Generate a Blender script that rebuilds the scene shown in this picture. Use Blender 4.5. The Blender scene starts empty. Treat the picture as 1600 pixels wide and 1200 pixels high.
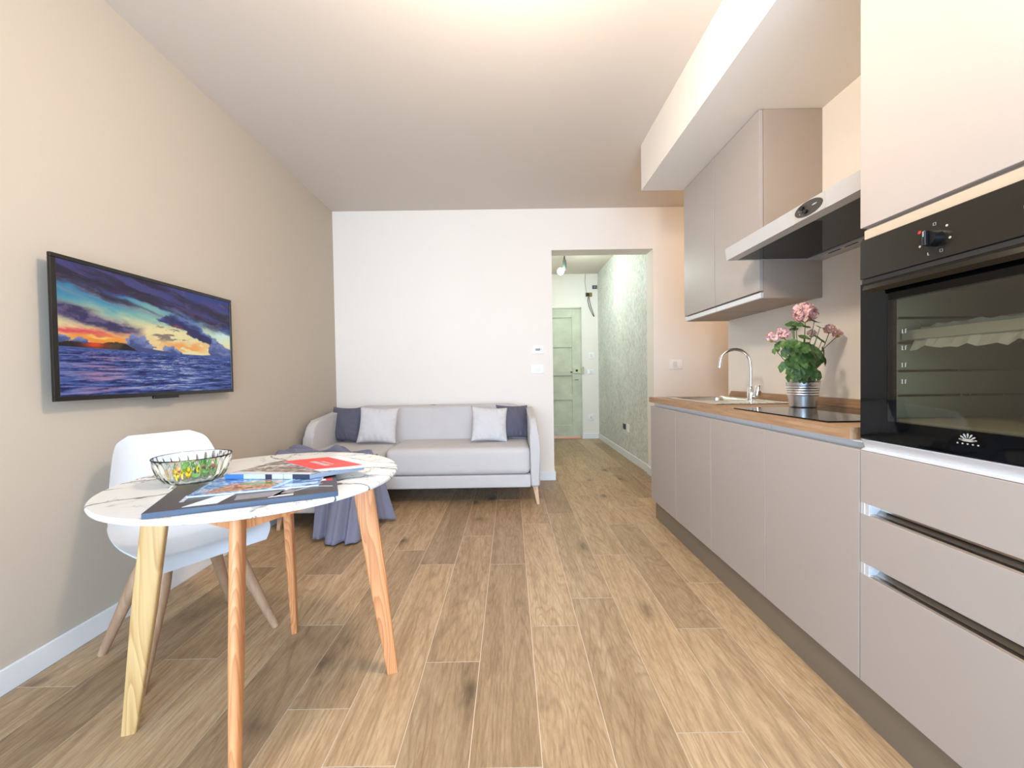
import bpy, bmesh, math, random
import numpy as np
from mathutils import Vector, Matrix, Euler

SC = bpy.context.scene
COL = SC.collection
PI = math.pi

# ------------------------------------------------------------------ camera
F_PX = 637.07
PITCH, YAW, ROLL, CAM_H = .0194, .0041, .0155, 1.066
cam_d = bpy.data.cameras.new('camera')
cam = bpy.data.objects.new('camera', cam_d)
COL.objects.link(cam)
cam_d.sensor_fit = 'HORIZONTAL'
cam_d.sensor_width = 36.0
cam_d.lens = 36.0 * F_PX / 1600.0
cam_d.clip_start = .02
fw = Vector((math.sin(YAW) * math.cos(PITCH), math.cos(YAW) * math.cos(PITCH), -math.sin(PITCH)))
rt = Vector((math.cos(YAW), -math.sin(YAW), 0))
up = rt.cross(fw)
cr, sr = math.cos(ROLL), math.sin(ROLL)
rt2 = rt * cr + up * sr * 1.0
up2 = up * cr - rt * sr
# image axes: screen = rotation of (a, b) by ROLL
M = Matrix((rt2, up2, -fw)).transposed().to_4x4()
# pixel model used for measuring:  x = cr*u + sr*v ,  y = -sr*u + cr*v  (v down)
M = Matrix(((rt * cr - up * sr), (rt * sr + up * cr), -fw)).transposed().to_4x4()
M.translation = (0, 0, CAM_H)
cam.matrix_world = M
SC.camera = cam

# ------------------------------------------------------------------ world, lights, exposure
SC.view_settings.view_transform = 'Standard'
SC.view_settings.look = 'None'
SC.view_settings.gamma = 1
SC.view_settings.use_curve_mapping = False
SC.view_settings.exposure = 0.38

wd = bpy.data.worlds.new('sky')
SC.world = wd
wd.use_nodes = True
wd.node_tree.nodes['Background'].inputs[0].default_value = (.62, .78, 1.0, 1)
wd.node_tree.nodes['Background'].inputs[1].default_value = 1.0

def lamp(name, kind, loc, power, color, size=.1, rot=None, size_y=None, label=None):
    d = bpy.data.lights.new(name, kind)
    d.energy = power
    d.color = color
    if kind == 'AREA':
        d.shape = 'RECTANGLE' if size_y else 'SQUARE'
        d.size = size
        if size_y: d.size_y = size_y
    elif kind == 'POINT':
        d.shadow_soft_size = size
    o = bpy.data.objects.new(name, d)
    o.location = loc
    if rot: o.rotation_euler = rot
    COL.objects.link(o)
    return o

# daylight entering through the balcony window in the wall behind the photographer
wl = lamp('window_daylight', 'AREA', (-.1, -1.72, 1.10), 108, (.57, .77, 1.0), 2.5, (PI / 2, 0, 0), 1.9)
wl.data.spread = math.radians(140)
# warm ceiling pendant of the living room
lamp('pendant_lamp_light', 'POINT', (.05, 1.15, 2.30), 60, (1.0, .83, .66), .11)
# bare bulb of the corridor
lamp('corridor_bulb_light', 'POINT', (.70, 5.42, 2.40), 21, (.84, 1.0, .93), .045)
# unseen warm fill, added beyond the kitchen wall to tint the back wall peach
lamp('niche_fill_light', 'POINT', (2.35, 3.25, 2.3), 13, (1.0, .64, .36), .1)

# ------------------------------------------------------------------ helpers
def lin(r, g, b):
    def c(v):
        v = v / 255.0
        return v / 12.92 if v <= .04045 else ((v + .055) / 1.055) ** 2.4
    return (c(r), c(g), c(b), 1)

def thing(name, label, cat, loc=(0, 0, 0), rotz=0, group=None):
    o = bpy.data.objects.new(name, None)
    o.empty_display_size = .05
    COL.objects.link(o)
    o.location = loc
    o.rotation_euler = (0, 0, rotz)
    o['label'] = label
    o['category'] = cat
    if group: o['group'] = group
    return o

def finish(bm, smooth):
    bmesh.ops.recalc_face_normals(bm, faces=bm.faces)
    for f in bm.faces: f.smooth = smooth

def obj(name, bm, mat, parent=None, label=None, cat=None, group=None, kind=None, smooth=False, world=True, auto=True):
    """one mesh object; mesh coordinates are world coordinates unless world=False"""
    finish(bm, smooth)
    me = bpy.data.meshes.new(name)
    bm.to_mesh(me)
    bm.free()
    for m in (mat if isinstance(mat, (list, tuple)) else [mat]):
        me.materials.append(m)
    if smooth and auto:
        try: me.set_sharp_from_angle(angle=math.radians(38))
        except Exception: pass
    o = bpy.data.objects.new(name, me)
    COL.objects.link(o)
    if parent:
        o.parent = parent
        if world:
            l = Vector((0, 0, 0)); p = parent
            while p: l = l + Vector(p.location) ; p = p.parent
            o.location = -l
    if label: o['label'] = label
    if cat: o['category'] = cat
    if group: o['group'] = group
    if kind: o['kind'] = kind
    return o

def struct(name, bm, mat, parent=None, label=None, smooth=False):
    return obj(name, bm, mat, parent, label=label, kind='structure', smooth=smooth)

def copy_tree(o, parent=None):
    c = o.copy()
    COL.objects.link(c)
    if parent: c.parent = parent
    for ch in list(o.children): copy_tree(ch, c)
    return c

def B(): return bmesh.new()

def box(bm, x0, x1, y0, y1, z0, z1, bev=0, seg=2, mi=0):
    vs = [bm.verts.new((x, y, z)) for x in (x0, x1) for y in (y0, y1) for z in (z0, z1)]
    q = [(0, 1, 3, 2), (4, 6, 7, 5), (0, 4, 5, 1), (2, 3, 7, 6), (0, 2, 6, 4), (1, 5, 7, 3)]
    fs = [bm.faces.new([vs[i] for i in f]) for f in q]
    for f in fs: f.material_index = mi
    if bev:
        es = list({e for f in fs for e in f.edges})
        bmesh.ops.bevel(bm, geom=es, offset=bev, segments=seg, affect='EDGES', profile=.5, material=mi)
    return vs

def prism(bm, pts, axis, a0, a1, bev=0, seg=2):
    """closed 2-D outline extruded along an axis. pts are in the two other axes in order"""
    def mk(p, a):
        return {0: (a, p[0], p[1]), 1: (p[0], a, p[1]), 2: (p[0], p[1], a)}[axis]
    v0 = [bm.verts.new(mk(p, a0)) for p in pts]
    v1 = [bm.verts.new(mk(p, a1)) for p in pts]
    n = len(pts)
    f0 = bm.faces.new(v0); f1 = bm.faces.new(v1[::-1])
    for i in range(n):
        bm.faces.new([v0[i], v0[(i + 1) % n], v1[(i + 1) % n], v1[i]])
    if bev:
        es = list(set(f0.edges) | set(f1.edges))
        bmesh.ops.bevel(bm, geom=es, offset=bev, segments=seg, affect='EDGES', profile=.5)

def tube(bm, pts, rads, n=12, cap=True, flat=None):
    pts = [Vector(p) for p in pts]
    if not isinstance(rads, (list, tuple)): rads = [rads] * len(pts)
    rings = []
    prev = None
    for i, p in enumerate(pts):
        a = pts[max(i - 1, 0)]; b = pts[min(i + 1, len(pts) - 1)]
        d = (b - a).normalized()
        if prev is None:
            s = d.cross(Vector((0, 0, 1)))
            if s.length < 1e-3: s = d.cross(Vector((1, 0, 0)))
            s.normalize()
        else:
            s = (prev - d * prev.dot(d)).normalized()
        prev = s
        t = d.cross(s)
        rings.append([bm.verts.new(p + (s * math.cos(2 * PI * k / n) + t * math.sin(2 * PI * k / n)) * rads[i]) for k in range(n)])
    for a, b in zip(rings, rings[1:]):
        for k in range(n):
            bm.faces.new([a[k], a[(k + 1) % n], b[(k + 1) % n], b[k]])
    if cap:
        bm.faces.new(rings[0][::-1]); bm.faces.new(rings[-1])

def lathe(bm, prof, cx, cy, n=32, wob=None, close_top=False, close_bot=False):
    rings = []
    for i, (r, z) in enumerate(prof):
        ring = []
        for k in range(n):
            a = 2 * PI * k / n
            rr = r * (wob(a, z) if wob else 1)
            ring.append(bm.verts.new((cx + rr * math.cos(a), cy + rr * math.sin(a), z)))
        rings.append(ring)
    for a, b in zip(rings, rings[1:]):
        for k in range(n):
            bm.faces.new([a[k], a[(k + 1) % n], b[(k + 1) % n], b[k]])
    if close_bot: bm.faces.new(rings[0][::-1])
    if close_top: bm.faces.new(rings[-1])
    return rings

def ball(bm, c, r, seg=12, sc=(1, 1, 1)):
    m = Matrix.Translation(Vector(c)) @ Matrix.Diagonal((sc[0], sc[1], sc[2], 1))
    bmesh.ops.create_uvsphere(bm, u_segments=seg, v_segments=max(6, seg // 2 + 2), radius=r, matrix=m)

def cyl(bm, c, r, axis, h, n=24, r2=None):
    """cylinder from c along axis vector of length h"""
    a = Vector(axis).normalized()
    tube(bm, [Vector(c), Vector(c) + a * h], [r, r if r2 is None else r2], n)

def rbox(bm, c, s, r, n=8, bulge=(0, 0, 0), fn=None):
    """soft rounded box: centre c, full size s, corner radius r, bulge per axis"""
    hx, hy, hz = s[0] / 2, s[1] / 2, s[2] / 2
    r = min(r, hx, hy, hz)
    grid = {}
    def samp(h):
        inner = h - r
        a = [-h] + [-inner - r * math.cos(t * PI / 8) for t in (1, 2, 3)]
        mid = [-inner + 2 * inner * i / n for i in range(n + 1)]
        return sorted(set([round(x, 6) for x in a + mid + [-x for x in a]]))
    X, Y, Z = samp(hx), samp(hy), samp(hz)
    def vert(i, j, k):
        key = (i, j, k)
        if key in grid: return grid[key]
        p = Vector((X[i], Y[j], Z[k]))
        q = Vector((max(-hx + r, min(hx - r, p.x)), max(-hy + r, min(hy - r, p.y)), max(-hz + r, min(hz - r, p.z))))
        d = p - q
        if d.length > 1e-9: p = q + d.normalized() * r
        u, v, w = p.x / hx, p.y / hy, p.z / hz
        p = Vector((p.x * (1 + bulge[0] * (1 - v * v) * (1 - w * w)),
                    p.y * (1 + bulge[1] * (1 - u * u) * (1 - w * w)),
                    p.z * (1 + bulge[2] * (1 - u ** 4) * (1 - v ** 4))))
        if fn: p = fn(p, u, v, w)
        grid[key] = bm.verts.new(p + Vector(c))
        return grid[key]
    a, b, cc = len(X) - 1, len(Y) - 1, len(Z) - 1
    for i in range(a):
        for j in range(b):
            for k in (0, cc): bm.faces.new([vert(i, j, k), vert(i + 1, j, k), vert(i + 1, j + 1, k), vert(i, j + 1, k)])
    for i in range(a):
        for k in range(cc):
            for j in (0, b): bm.faces.new([vert(i, j, k), vert(i + 1, j, k), vert(i + 1, j, k + 1), vert(i, j, k + 1)])
    for j in range(b):
        for k in range(cc):
            for i in (0, a): bm.faces.new([vert(i, j, k), vert(i, j + 1, k), vert(i, j + 1, k + 1), vert(i, j, k + 1)])

def quad(bm, pts, mi=0):
    f = bm.faces.new([bm.verts.new(p) for p in pts])
    f.material_index = mi
    return f

# ------------------------------------------------------------------ materials
class NT:
    def __init__(s, name):
        s.m = bpy.data.materials.new(name); s.m.use_nodes = True
        s.t = s.m.node_tree; s.n = s.t.nodes
        s.b = s.n['Principled BSDF']
    def new(s, k, **kw):
        o = s.n.new(k)
        for a, v in kw.items(): setattr(o, a, v)
        return o
    def link(s, a, b): s.t.links.new(a, b)
    def coord(s, scale=(1, 1, 1), kind='Object', rot=(0, 0, 0)):
        tc = s.new('ShaderNodeTexCoord'); mp = s.new('ShaderNodeMapping')
        mp.inputs['Scale'].default_value = scale
        mp.inputs['Rotation'].default_value = rot
        s.link(tc.outputs[kind], mp.inputs['Vector'])
        return mp.outputs[0]
    def noise(s, vec, scale, detail=4, rough=.5, dist=0):
        o = s.new('ShaderNodeTexNoise')
        o.inputs['Scale'].default_value = scale; o.inputs['Detail'].default_value = detail
        o.inputs['Roughness'].default_value = rough; o.inputs['Distortion'].default_value = dist
        s.link(vec, o.inputs['Vector'])
        return o.outputs['Fac']
    def ramp(s, fac, stops):
        o = s.new('ShaderNodeValToRGB')
        e = o.color_ramp.elements
        while len(e) < len(stops): e.new(.5)
        for x, (p, c) in zip(e, stops): x.position = p; x.color = c
        s.link(fac, o.inputs[0])
        return o.outputs[0]
    def math(s, op, a, b=None, c=None):
        o = s.new('ShaderNodeMath', operation=op)
        for i, v in enumerate((a, b, c)):
            if v is None: continue
            if isinstance(v, (int, float)): o.inputs[i].default_value = v
            else: s.link(v, o.inputs[i])
        return o.outputs[0]
    def mix(s, fac, a, b, mode='MIX'):
        o = s.new('ShaderNodeMix', data_type='RGBA', blend_type=mode)
        for i, v in ((0, fac), (6, a), (7, b)):
            if isinstance(v, (int, float)): o.inputs[i].default_value = v
            elif isinstance(v, tuple): o.inputs[i].default_value = v
            else: s.link(v, o.inputs[i])
        return o.outputs[2]
    def bump(s, h, strength=.2, dist=.01):
        o = s.new('ShaderNodeBump')
        o.inputs['Strength'].default_value = strength; o.inputs['Distance'].default_value = dist
        s.link(h, o.inputs['Height']); s.link(o.outputs[0], s.b.inputs['Normal'])
    def set(s, **kw):
        for k, v in kw.items():
            k = k.replace('_', ' ')
            if isinstance(v, (int, float, tuple)): s.b.inputs[k].default_value = v
            else: s.link(v, s.b.inputs[k])
        return s.m

def simple(name, col, rough=.5, metal=0, spec=.5, bump=0, bscale=400, var=0, coat=0):
    t = NT(name)
    t.set(Roughness=rough, Metallic=metal)
    t.b.inputs['Specular IOR Level'].default_value = spec
    if coat: t.b.inputs['Coat Weight'].default_value = coat
    v = t.coord()
    n = t.noise(v, 6, 5)
    f = t.ramp(n, [(.3, tuple(c * (1 - var) for c in col[:3]) + (1,)), (.7, tuple(min(1, c * (1 + var)) for c in col[:3]) + (1,))])
    t.link(f, t.b.inputs['Base Color'])
    if bump: t.bump(t.noise(v, bscale, 2), bump, .002)
    return t.m

def fabric(name, col, scale=900, strength=.35):
    t = NT(name)
    v = t.coord()
    n = t.noise(v, scale * .35, 3, .7)
    n2 = t.noise(v, 9, 3)
    c = t.mix(n2, tuple(x * .93 for x in col[:3]) + (1,), tuple(min(1, x * 1.05) for x in col[:3]) + (1,))
    c = t.mix(.3, c, t.ramp(n, [(.3, tuple(x * .75 for x in col[:3]) + (1,)), (.7, tuple(min(1, x * 1.15) for x in col[:3]) + (1,))]))
    t.set(Base_Color=c, Roughness=.95)
    t.b.inputs['Specular IOR Level'].default_value = .15
    t.b.inputs['Sheen Weight'].default_value = .12
    t.bump(n, strength, .002)
    return t.m

def wood(name, dark, light, scale=(1, 1, 1), grain=18, rough=.45, bump=.06, ring=True, dist=2.2):
    """grain runs along local Z unless scale says otherwise"""
    t = NT(name)
    v = t.coord(scale)
    n1 = t.noise(v, grain, 6, .6, dist * .4)
    w = t.new('ShaderNodeTexWave', wave_type='RINGS', rings_direction='X')
    w.inputs['Scale'].default_value = grain * .55
    w.inputs['Distortion'].default_value = dist * 2
    w.inputs['Detail'].default_value = 3
    w.inputs['Detail Scale'].default_value = 1.2
    t.link(v, w.inputs['Vector'])
    f = t.mix(.5, n1, w.outputs['Fac']) if ring else n1
    c = t.ramp(f, [(.22, dark), (.5, tuple((a + b) / 2 for a, b in zip(dark, light))), (.72, light)])
    t.set(Base_Color=c, Roughness=rough)
    t.bump(n1, bump, .003)
    return t.m

def metal(name, col, rough=.3, aniso=(1, 1, 1)):
    t = NT(name)
    v = t.coord(aniso)
    n = t.noise(v, 60, 4)
    r = t.ramp(n, [(.3, (rough * .7,) * 3 + (1,)), (.7, (min(1, rough * 1.3),) * 3 + (1,))])
    t.set(Base_Color=col, Metallic=1.0, Roughness=r)
    return t.m

def emit(name, col, s):
    t = NT(name)
    t.set(Base_Color=col, Roughness=.5)
    t.b.inputs['Emission Color'].default_value = col
    t.b.inputs['Emission Strength'].default_value = s
    return t.m

def paint(name, col, bump=.12, patch=.02):
    t = NT(name)
    v = t.coord()
    n = t.noise(v, 1.3, 3)
    n2 = t.noise(v, 180, 3, .6)
    c = t.mix(n, tuple(x * (1 - patch) for x in col[:3]) + (1,), tuple(min(1, x * (1 + patch)) for x in col[:3]) + (1,))
    t.set(Base_Color=c, Roughness=.85)
    t.b.inputs['Specular IOR Level'].default_value = .2
    t.bump(n2, bump, .002)
    return t.m

M_wall = paint('white wall paint', lin(236, 230, 222))
M_left = paint('dim tinted wall paint', lin(190, 180, 166))  # beige tone stands in for the weaker light on the left wall
M_ceil = paint('ceiling paint', lin(212, 202, 192))
M_base = simple('white baseboard lacquer', lin(232, 234, 236), .35)
M_cab = simple('greige laminate', lin(172, 164, 159), .42, bump=.03, var=.01)
M_cabside = simple('greige carcass laminate', lin(164, 150, 138), .5, var=.01)
M_alu = simple('satin aluminium', lin(222, 226, 232), .34, metal=.35)
M_plinth = simple('bronze grey plinth foil', lin(132, 124, 112), .38, metal=.3)
M_rail2 = metal('champagne grip rail', (.56, .53, .49, 1), .24, (1, .05, 1))
M_steel = metal('stainless steel', (.70, .67, .62, 1), .22, (1, .1, 1))
M_hoodm = simple('silver hood lacquer', lin(196, 196, 198), .32, metal=.35)
M_chrome = metal('chrome', (.85, .86, .88, 1), .05)
M_galv = metal('galvanised steel', (.72, .75, .78, 1), .40, (1, 1, .2))
M_black = simple('black plastic', lin(14, 14, 15), .35)
M_bglass = simple('black glass', lin(6, 7, 7), .03, spec=.3)
M_bpanel = simple('black enamel panel', lin(34, 31, 26), .25, spec=.5)
M_white = simple('white plastic', lin(240, 240, 238), .3)
M_shell = simple('white shell plastic', lin(208, 215, 223), .32)
M_dark = simple('dark slot', lin(28, 28, 30), .7)
M_sofa = fabric('light grey sofa fabric', lin(200, 197, 197))
M_cushl = fabric('pale grey cushion cotton', lin(208, 206, 208), 700, .2)
M_cushd = fabric('slate cushion cotton', lin(98, 97, 112), 700, .2)
M_throw = fabric('slate throw', lin(124, 126, 146), 500, .3)
def leg_wood(name, dark, light, lines=9, sx=9.0, sz=1.1, rough=.45, amt=.8):
    t = NT(name)
    v = t.coord((sx, sx, sz))
    n = t.noise(v, 1.0, 2, .4, .3)
    f = t.math('FRACT', t.math('MULTIPLY', n, float(lines)))
    c0 = t.ramp(f, [(0, light), (.55, tuple((a + b_) / 2 for a, b_ in zip(dark, light))), (.9, dark), (1, light)])
    fine = t.noise(t.coord((140, 140, 3)), 1.0, 3)
    c1 = t.ramp(fine, [(.3, dark), (.6, light)])
    c = t.mix(.25, c0, c1)
    c = t.mix(1 - amt, c, light)
    t.set(Base_Color=c, Roughness=rough)
    return t.m
M_sofaleg = wood('beech leg', lin(182, 146, 112), lin(212, 178, 142), (4, 4, .5), 14)
M_legA = leg_wood('pale ash leg', lin(172, 126, 70), lin(212, 180, 126), 12, 9, 1.2, .4, .75)
M_legB = leg_wood('orange ash leg', lin(166, 98, 54), lin(216, 154, 104), 22, 10, .9)
M_legC = wood('beech chair leg', lin(150, 118, 92), lin(190, 158, 128), (2.5, 2.5, .15), 10, ring=False)
M_wtop = wood('oak worktop laminate', lin(142, 110, 80), lin(186, 152, 118), (3, .16, 3), 30, ring=False)
M_paper = simple('page paper', lin(205, 215, 225), .7)
M_leaf = None

def mk_leaf():
    t = NT('geranium leaf')
    v = t.coord()
    n = t.noise(v, 60, 4)
    oi = t.new('ShaderNodeObjectInfo')
    c = t.ramp(n, [(.3, lin(48, 80, 38)), (.55, lin(78, 114, 60)), (.75, lin(116, 148, 84))])
    t.set(Base_Color=c, Roughness=.5)
    t.b.inputs['Subsurface Weight'].default_value = 0
    t.bump(t.noise(v, 120, 4), .5, .003)
    return t.m
M_leaf = mk_leaf()
M_stem = simple('green stem', lin(92, 118, 60), .5)
M_bud = simple('yellow green calyx', lin(160, 150, 50), .5)
M_petal = simple('pink petal', lin(228, 182, 180), .6, var=.08)
M_petal2 = simple('pale pink petal', lin(238, 196, 192), .6, var=.1)

def mk_marble():
    t = NT('white marble top')
    v = t.coord((1, 1, 1))
    nz = t.new('ShaderNodeTexNoise'); nz.inputs['Scale'].default_value = 3.2; nz.inputs['Detail'].default_value = 6
    t.link(v, nz.inputs['Vector'])
    vm = t.new('ShaderNodeVectorMath', operation='MULTIPLY_ADD')
    t.link(nz.outputs['Color'], vm.inputs[0]); vm.inputs[1].default_value = (.28, .28, .28); t.link(v, vm.inputs[2])
    vo = t.new('ShaderNodeTexVoronoi', feature='DISTANCE_TO_EDGE'); vo.inputs['Scale'].default_value = 4.2
    mp = t.new('ShaderNodeMapping'); mp.inputs['Rotation'].default_value = (0, 0, .5); mp.inputs['Scale'].default_value = (.65, 1.5, 1)
    t.link(vm.outputs[0], mp.inputs['Vector']); t.link(mp.outputs[0], vo.inputs['Vector'])
    a = t.ramp(vo.outputs['Distance'], [(0, (1, 1, 1, 1)), (.014, (.6, .6, .6, 1)), (.032, (0, 0, 0, 1))])
    br = t.ramp(t.noise(v, 5, 3), [(.40, (0, 0, 0, 1)), (.52, (1, 1, 1, 1))])
    n2 = t.noise(v, 7, 8, .6, .8)
    th = t.math('ABSOLUTE', t.math('SUBTRACT', n2, .5))
    b = t.ramp(th, [(0, (.9, .9, .9, 1)), (.011, (0, 0, 0, 1))])
    br2 = t.ramp(t.noise(v, 2.5, 2), [(.44, (0, 0, 0, 1)), (.54, (1, 1, 1, 1))])
    f = t.mix(1.0, t.mix(1.0, a, br, 'MULTIPLY'), t.mix(1.0, b, br2, 'MULTIPLY'), 'ADD')
    c = t.mix(f, lin(224, 227, 228), lin(46, 50, 56))
    t.set(Base_Color=c, Roughness=.14)
    return t.m
M_marble = mk_marble()

def mk_plaster():
    t = NT('silver textured plaster')
    v = t.coord((1, 1, .8))
    n = t.noise(v, 11, 9, .7, 2.2)
    n2 = t.noise(v, 3, 4)
    c = t.ramp(n, [(.38, lin(186, 187, 180)), (.5, lin(212, 213, 208)), (.62, lin(234, 235, 230))])
    c = t.mix(.25, c, t.ramp(n2, [(.3, lin(180, 182, 172)), (.7, lin(226, 228, 222))]))
    v2 = t.noise(t.coord((1, 1, .5)), 26, 6, .7, 3)
    cr_ = t.ramp(t.math('ABSOLUTE', t.math('SUBTRACT', v2, .5)), [(0, (.6, .6, .6, 1)), (.02, (1, 1, 1, 1))])
    c = t.mix(.8, c, cr_, 'MULTIPLY')
    t.set(Base_Color=c, Roughness=.5)
    t.bump(n, .6, .012)
    return t.m
M_plaster = mk_plaster()

def mk_olddoor():
    t = NT('old pale green door paint')
    v = t.coord()
    n = t.noise(v, 4, 6, .6)
    c = t.ramp(n, [(.3, lin(182, 186, 164)), (.7, lin(208, 212, 192))])
    n2 = t.noise(v, 30, 6, .7)
    sp = t.ramp(n2, [(.68, (0, 0, 0, 1)), (.76, (.5, .5, .5, 1))])
    c = t.mix(sp, c, lin(120, 112, 80))
    t.set(Base_Color=c, Roughness=.55)
    return t.m
M_old = mk_olddoor()

def mk_floor():
    t = NT('oak look plank tiles')
    at = t.new('ShaderNodeAttribute', attribute_name='plank')   # R,G,B random numbers of each plank
    uv = t.new('ShaderNodeUVMap', uv_map='uv')
    sep = t.new('ShaderNodeSeparateColor'); t.link(at.outputs['Color'], sep.inputs[0])
    mp = t.new('ShaderNodeMapping'); mp.inputs['Scale'].default_value = (1.0, .11, 1)
    cmb = t.new('ShaderNodeCombineXYZ'); t.link(t.math('MULTIPLY', sep.outputs[0], 37.0), cmb.inputs[0]); t.link(t.math('MULTIPLY', sep.outputs[1], 23.0), cmb.inputs[1]); t.link(t.math('MULTIPLY', sep.outputs[2], 11.0), cmb.inputs[2])
    ad = t.new('ShaderNodeVectorMath', operation='ADD'); t.link(uv.outputs[0], mp.inputs[0]); t.link(mp.outputs[0], ad.inputs[0]); t.link(cmb.outputs[0], ad.inputs[1])
    vec = ad.outputs[0]
    fine = t.noise(vec, 130, 8, .66, .5)
    broad = t.noise(vec, 9, 4, .55, 1.4)
    # cathedral figure: contour lines of a broad noise
    fig = t.math('FRACT', t.math('MULTIPLY', t.noise(vec, 4.2, 3, .5, .6), 24.0))
    figr = t.ramp(fig, [(0, (0, 0, 0, 1)), (.25, (1, 1, 1, 1)), (.8, (1, 1, 1, 1)), (1, (0, 0, 0, 1))])
    c = t.ramp(broad, [(.3, lin(168, 138, 102)), (.5, lin(194, 164, 128)), (.7, lin(214, 188, 152))])
    c = t.mix(.5, c, t.ramp(fine, [(.34, lin(124, 100, 74)), (.52, lin(168, 144, 114)), (.66, lin(190, 170, 140))]))
    c = t.mix(t.math('MULTIPLY', t.math('SUBTRACT', 1.0, figr), .34), c, lin(120, 96, 70))
    # knots
    v3 = t.new('ShaderNodeVectorMath', operation='ADD'); mp2 = t.new('ShaderNodeMapping'); mp2.inputs['Scale'].default_value = (1, .55, 1)
    t.link(uv.outputs[0], mp2.inputs[0]); t.link(mp2.outputs[0], v3.inputs[0]); t.link(cmb.outputs[0], v3.inputs[1])
    vo = t.new('ShaderNodeTexVoronoi'); vo.inputs['Scale'].default_value = 3.7; vo.inputs['Randomness'].default_value = 1
    nzv = t.new('ShaderNodeTexNoise'); nzv.inputs['Scale'].default_value = 14; t.link(v3.outputs[0], nzv.inputs['Vector'])
    v4 = t.new('ShaderNodeVectorMath', operation='MULTIPLY_ADD'); t.link(nzv.outputs['Color'], v4.inputs[0]); v4.inputs[1].default_value = (.05, .07, 0); t.link(v3.outputs[0], v4.inputs[2])
    t.link(v4.outputs[0], vo.inputs['Vector'])
    kn = t.ramp(vo.outputs['Distance'], [(0, (1, 1, 1, 1)), (.05, (.75, .75, .75, 1)), (.13, (.2, .2, .2, 1)), (.24, (0, 0, 0, 1))])
    c = t.mix(t.math('MULTIPLY', kn, .9), c, lin(62, 44, 32))
    # plank to plank tone
    tone = t.ramp(sep.outputs[2], [(0, (.74, .72, .70, 1)), (1, (1.10, 1.09, 1.07, 1))])
    c = t.mix(1.0, c, tone, 'MULTIPLY')
    t.set(Base_Color=c, Roughness=t.ramp(fine, [(.3, (.5, .5, .5, 1)), (.7, (.34, .34, .34, 1))]))
    t.b.inputs['Specular IOR Level'].default_value = .35
    t.bump(fine, .12, .003)
    return t.m
M_floor = mk_floor()
M_grout = simple('pale grout', lin(214, 198, 178), .8)

def glassm(name, col=(1, 1, 1, 1), rough=.0, ior=1.45, trans=1.0):
    t = NT(name)
    t.set(Base_Color=col, Roughness=rough, IOR=ior)
    t.b.inputs['Transmission Weight'].default_value = trans
    return t.m
M_glass = glassm('clear pressed glass', (.96, 1, .985, 1), .03, 1.42)

# ------------------------------------------------------------------ the setting
XL, XR, YB, YK, YR, ZC = -1.763, 1.62, 4.1355, 3.02, -1.6, 2.745
CX0, CX1, CY1 = .22, 1.475, 6.80
DO0, DO1, DOZ = .4353, 1.4596, 2.33
WT = .20
NX = 3.3

# floor: grout bed and every plank tile as a face of one mesh
def make_floor():
    W, L, G = .202, 1.202, .0028
    off = {1: 3.1278, 2: 3.5905, 3: 2.8815, 4: 2.049, 0: 2.9164, -1: 2.2911, -2: 2.7075, -3: 2.3032, -4: 2.5009, -5: 2.9503, -6: 2.2031, -7: 2.75, -8: 2.31, -9: 2.62}
    rnd = random.Random(5)
    bm = bmesh.new()
    uvl = bm.loops.layers.uv.new('uv')
    cl = bm.loops.layers.float_color.new('plank')
    box(bm, XL - .1, NX, YR - .1, CY1 + .6, -.08, -.002, mi=1)
    for f in bm.faces:
        for lp in f.loops: lp[cl] = (.5, .5, .5, 1)
    for k in range(-10, 17):
        x0 = .0717 + k * W + G / 2; x1 = x0 + W - G
        o = off.get(k, rnd.uniform(2, 3.2))
        j = -4
        while True:
            y0 = o + j * L + G / 2; y1 = y0 + L - G
            j += 1
            if y0 > CY1 + .5: break
            if y1 < YR: continue
            a, b = max(y0, YR), min(y1, CY1 + .5)
            xa, xb = max(x0, XL - .02), min(x1, NX - .05)
            if xb - xa < .01: continue
            # a thin slab with its top at z = 0
            vs = [bm.verts.new(p) for p in ((xa, a, 0), (xb, a, 0), (xb, b, 0), (xa, b, 0))]
            f = bm.faces.new(vs)
            r = (rnd.random(), rnd.random(), rnd.random(), 1)
            for lp in f.loops:
                lp[uvl].uv = (lp.vert.co.x - x0, lp.vert.co.y - y0)
                lp[cl] = r
            # edge down into the grout
            lo = [bm.verts.new((v.co.x, v.co.y, -.002)) for v in vs]
            for q in range(4):
                g = bm.faces.new([vs[q], lo[q], lo[(q + 1) % 4], vs[(q + 1) % 4]])
                g.material_index = 1
    me = bpy.data.meshes.new('floor')
    bm.normal_update()
    bm.to_mesh(me); bm.free()
    me.materials.append(M_floor); me.materials.append(M_grout)
    o = bpy.data.objects.new('floor', me); COL.objects.link(o)
    o['kind'] = 'structure'
    o['label'] = 'oak look plank tile floor with pale grout lines'
make_floor()

b = B(); box(b, XL - .1, NX, YR - .1, YB + WT, ZC, ZC + .15); box(b, CX0 - .1, NX, YB + WT, CY1 + .5, ZC, ZC + .15)
struct('ceiling', b, M_ceil)
b = B(); box(b, XL - .15, XL, YR - .1, YB + WT, 0, ZC); struct('wall_left', b, M_left)
b = B()
box(b, XL, DO0, YB, YB + WT, 0, ZC); box(b, DO1, NX, YB, YB + WT, 0, ZC); box(b, DO0, DO1, YB, YB + WT, DOZ, ZC)
struct('wall_back', b, M_wall)
b = B(); box(b, XR, XR + .14, YR, YK, 0, ZC); struct('wall_right', b, M_wall)
b = B(); box(b, NX, NX + .1, YK - 1.5, YB + WT, 0, ZC); box(b, XR + .14, NX, YK - 1.6, YK - 1.5, 0, ZC); struct('wall_niche', b, M_wall)
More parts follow.
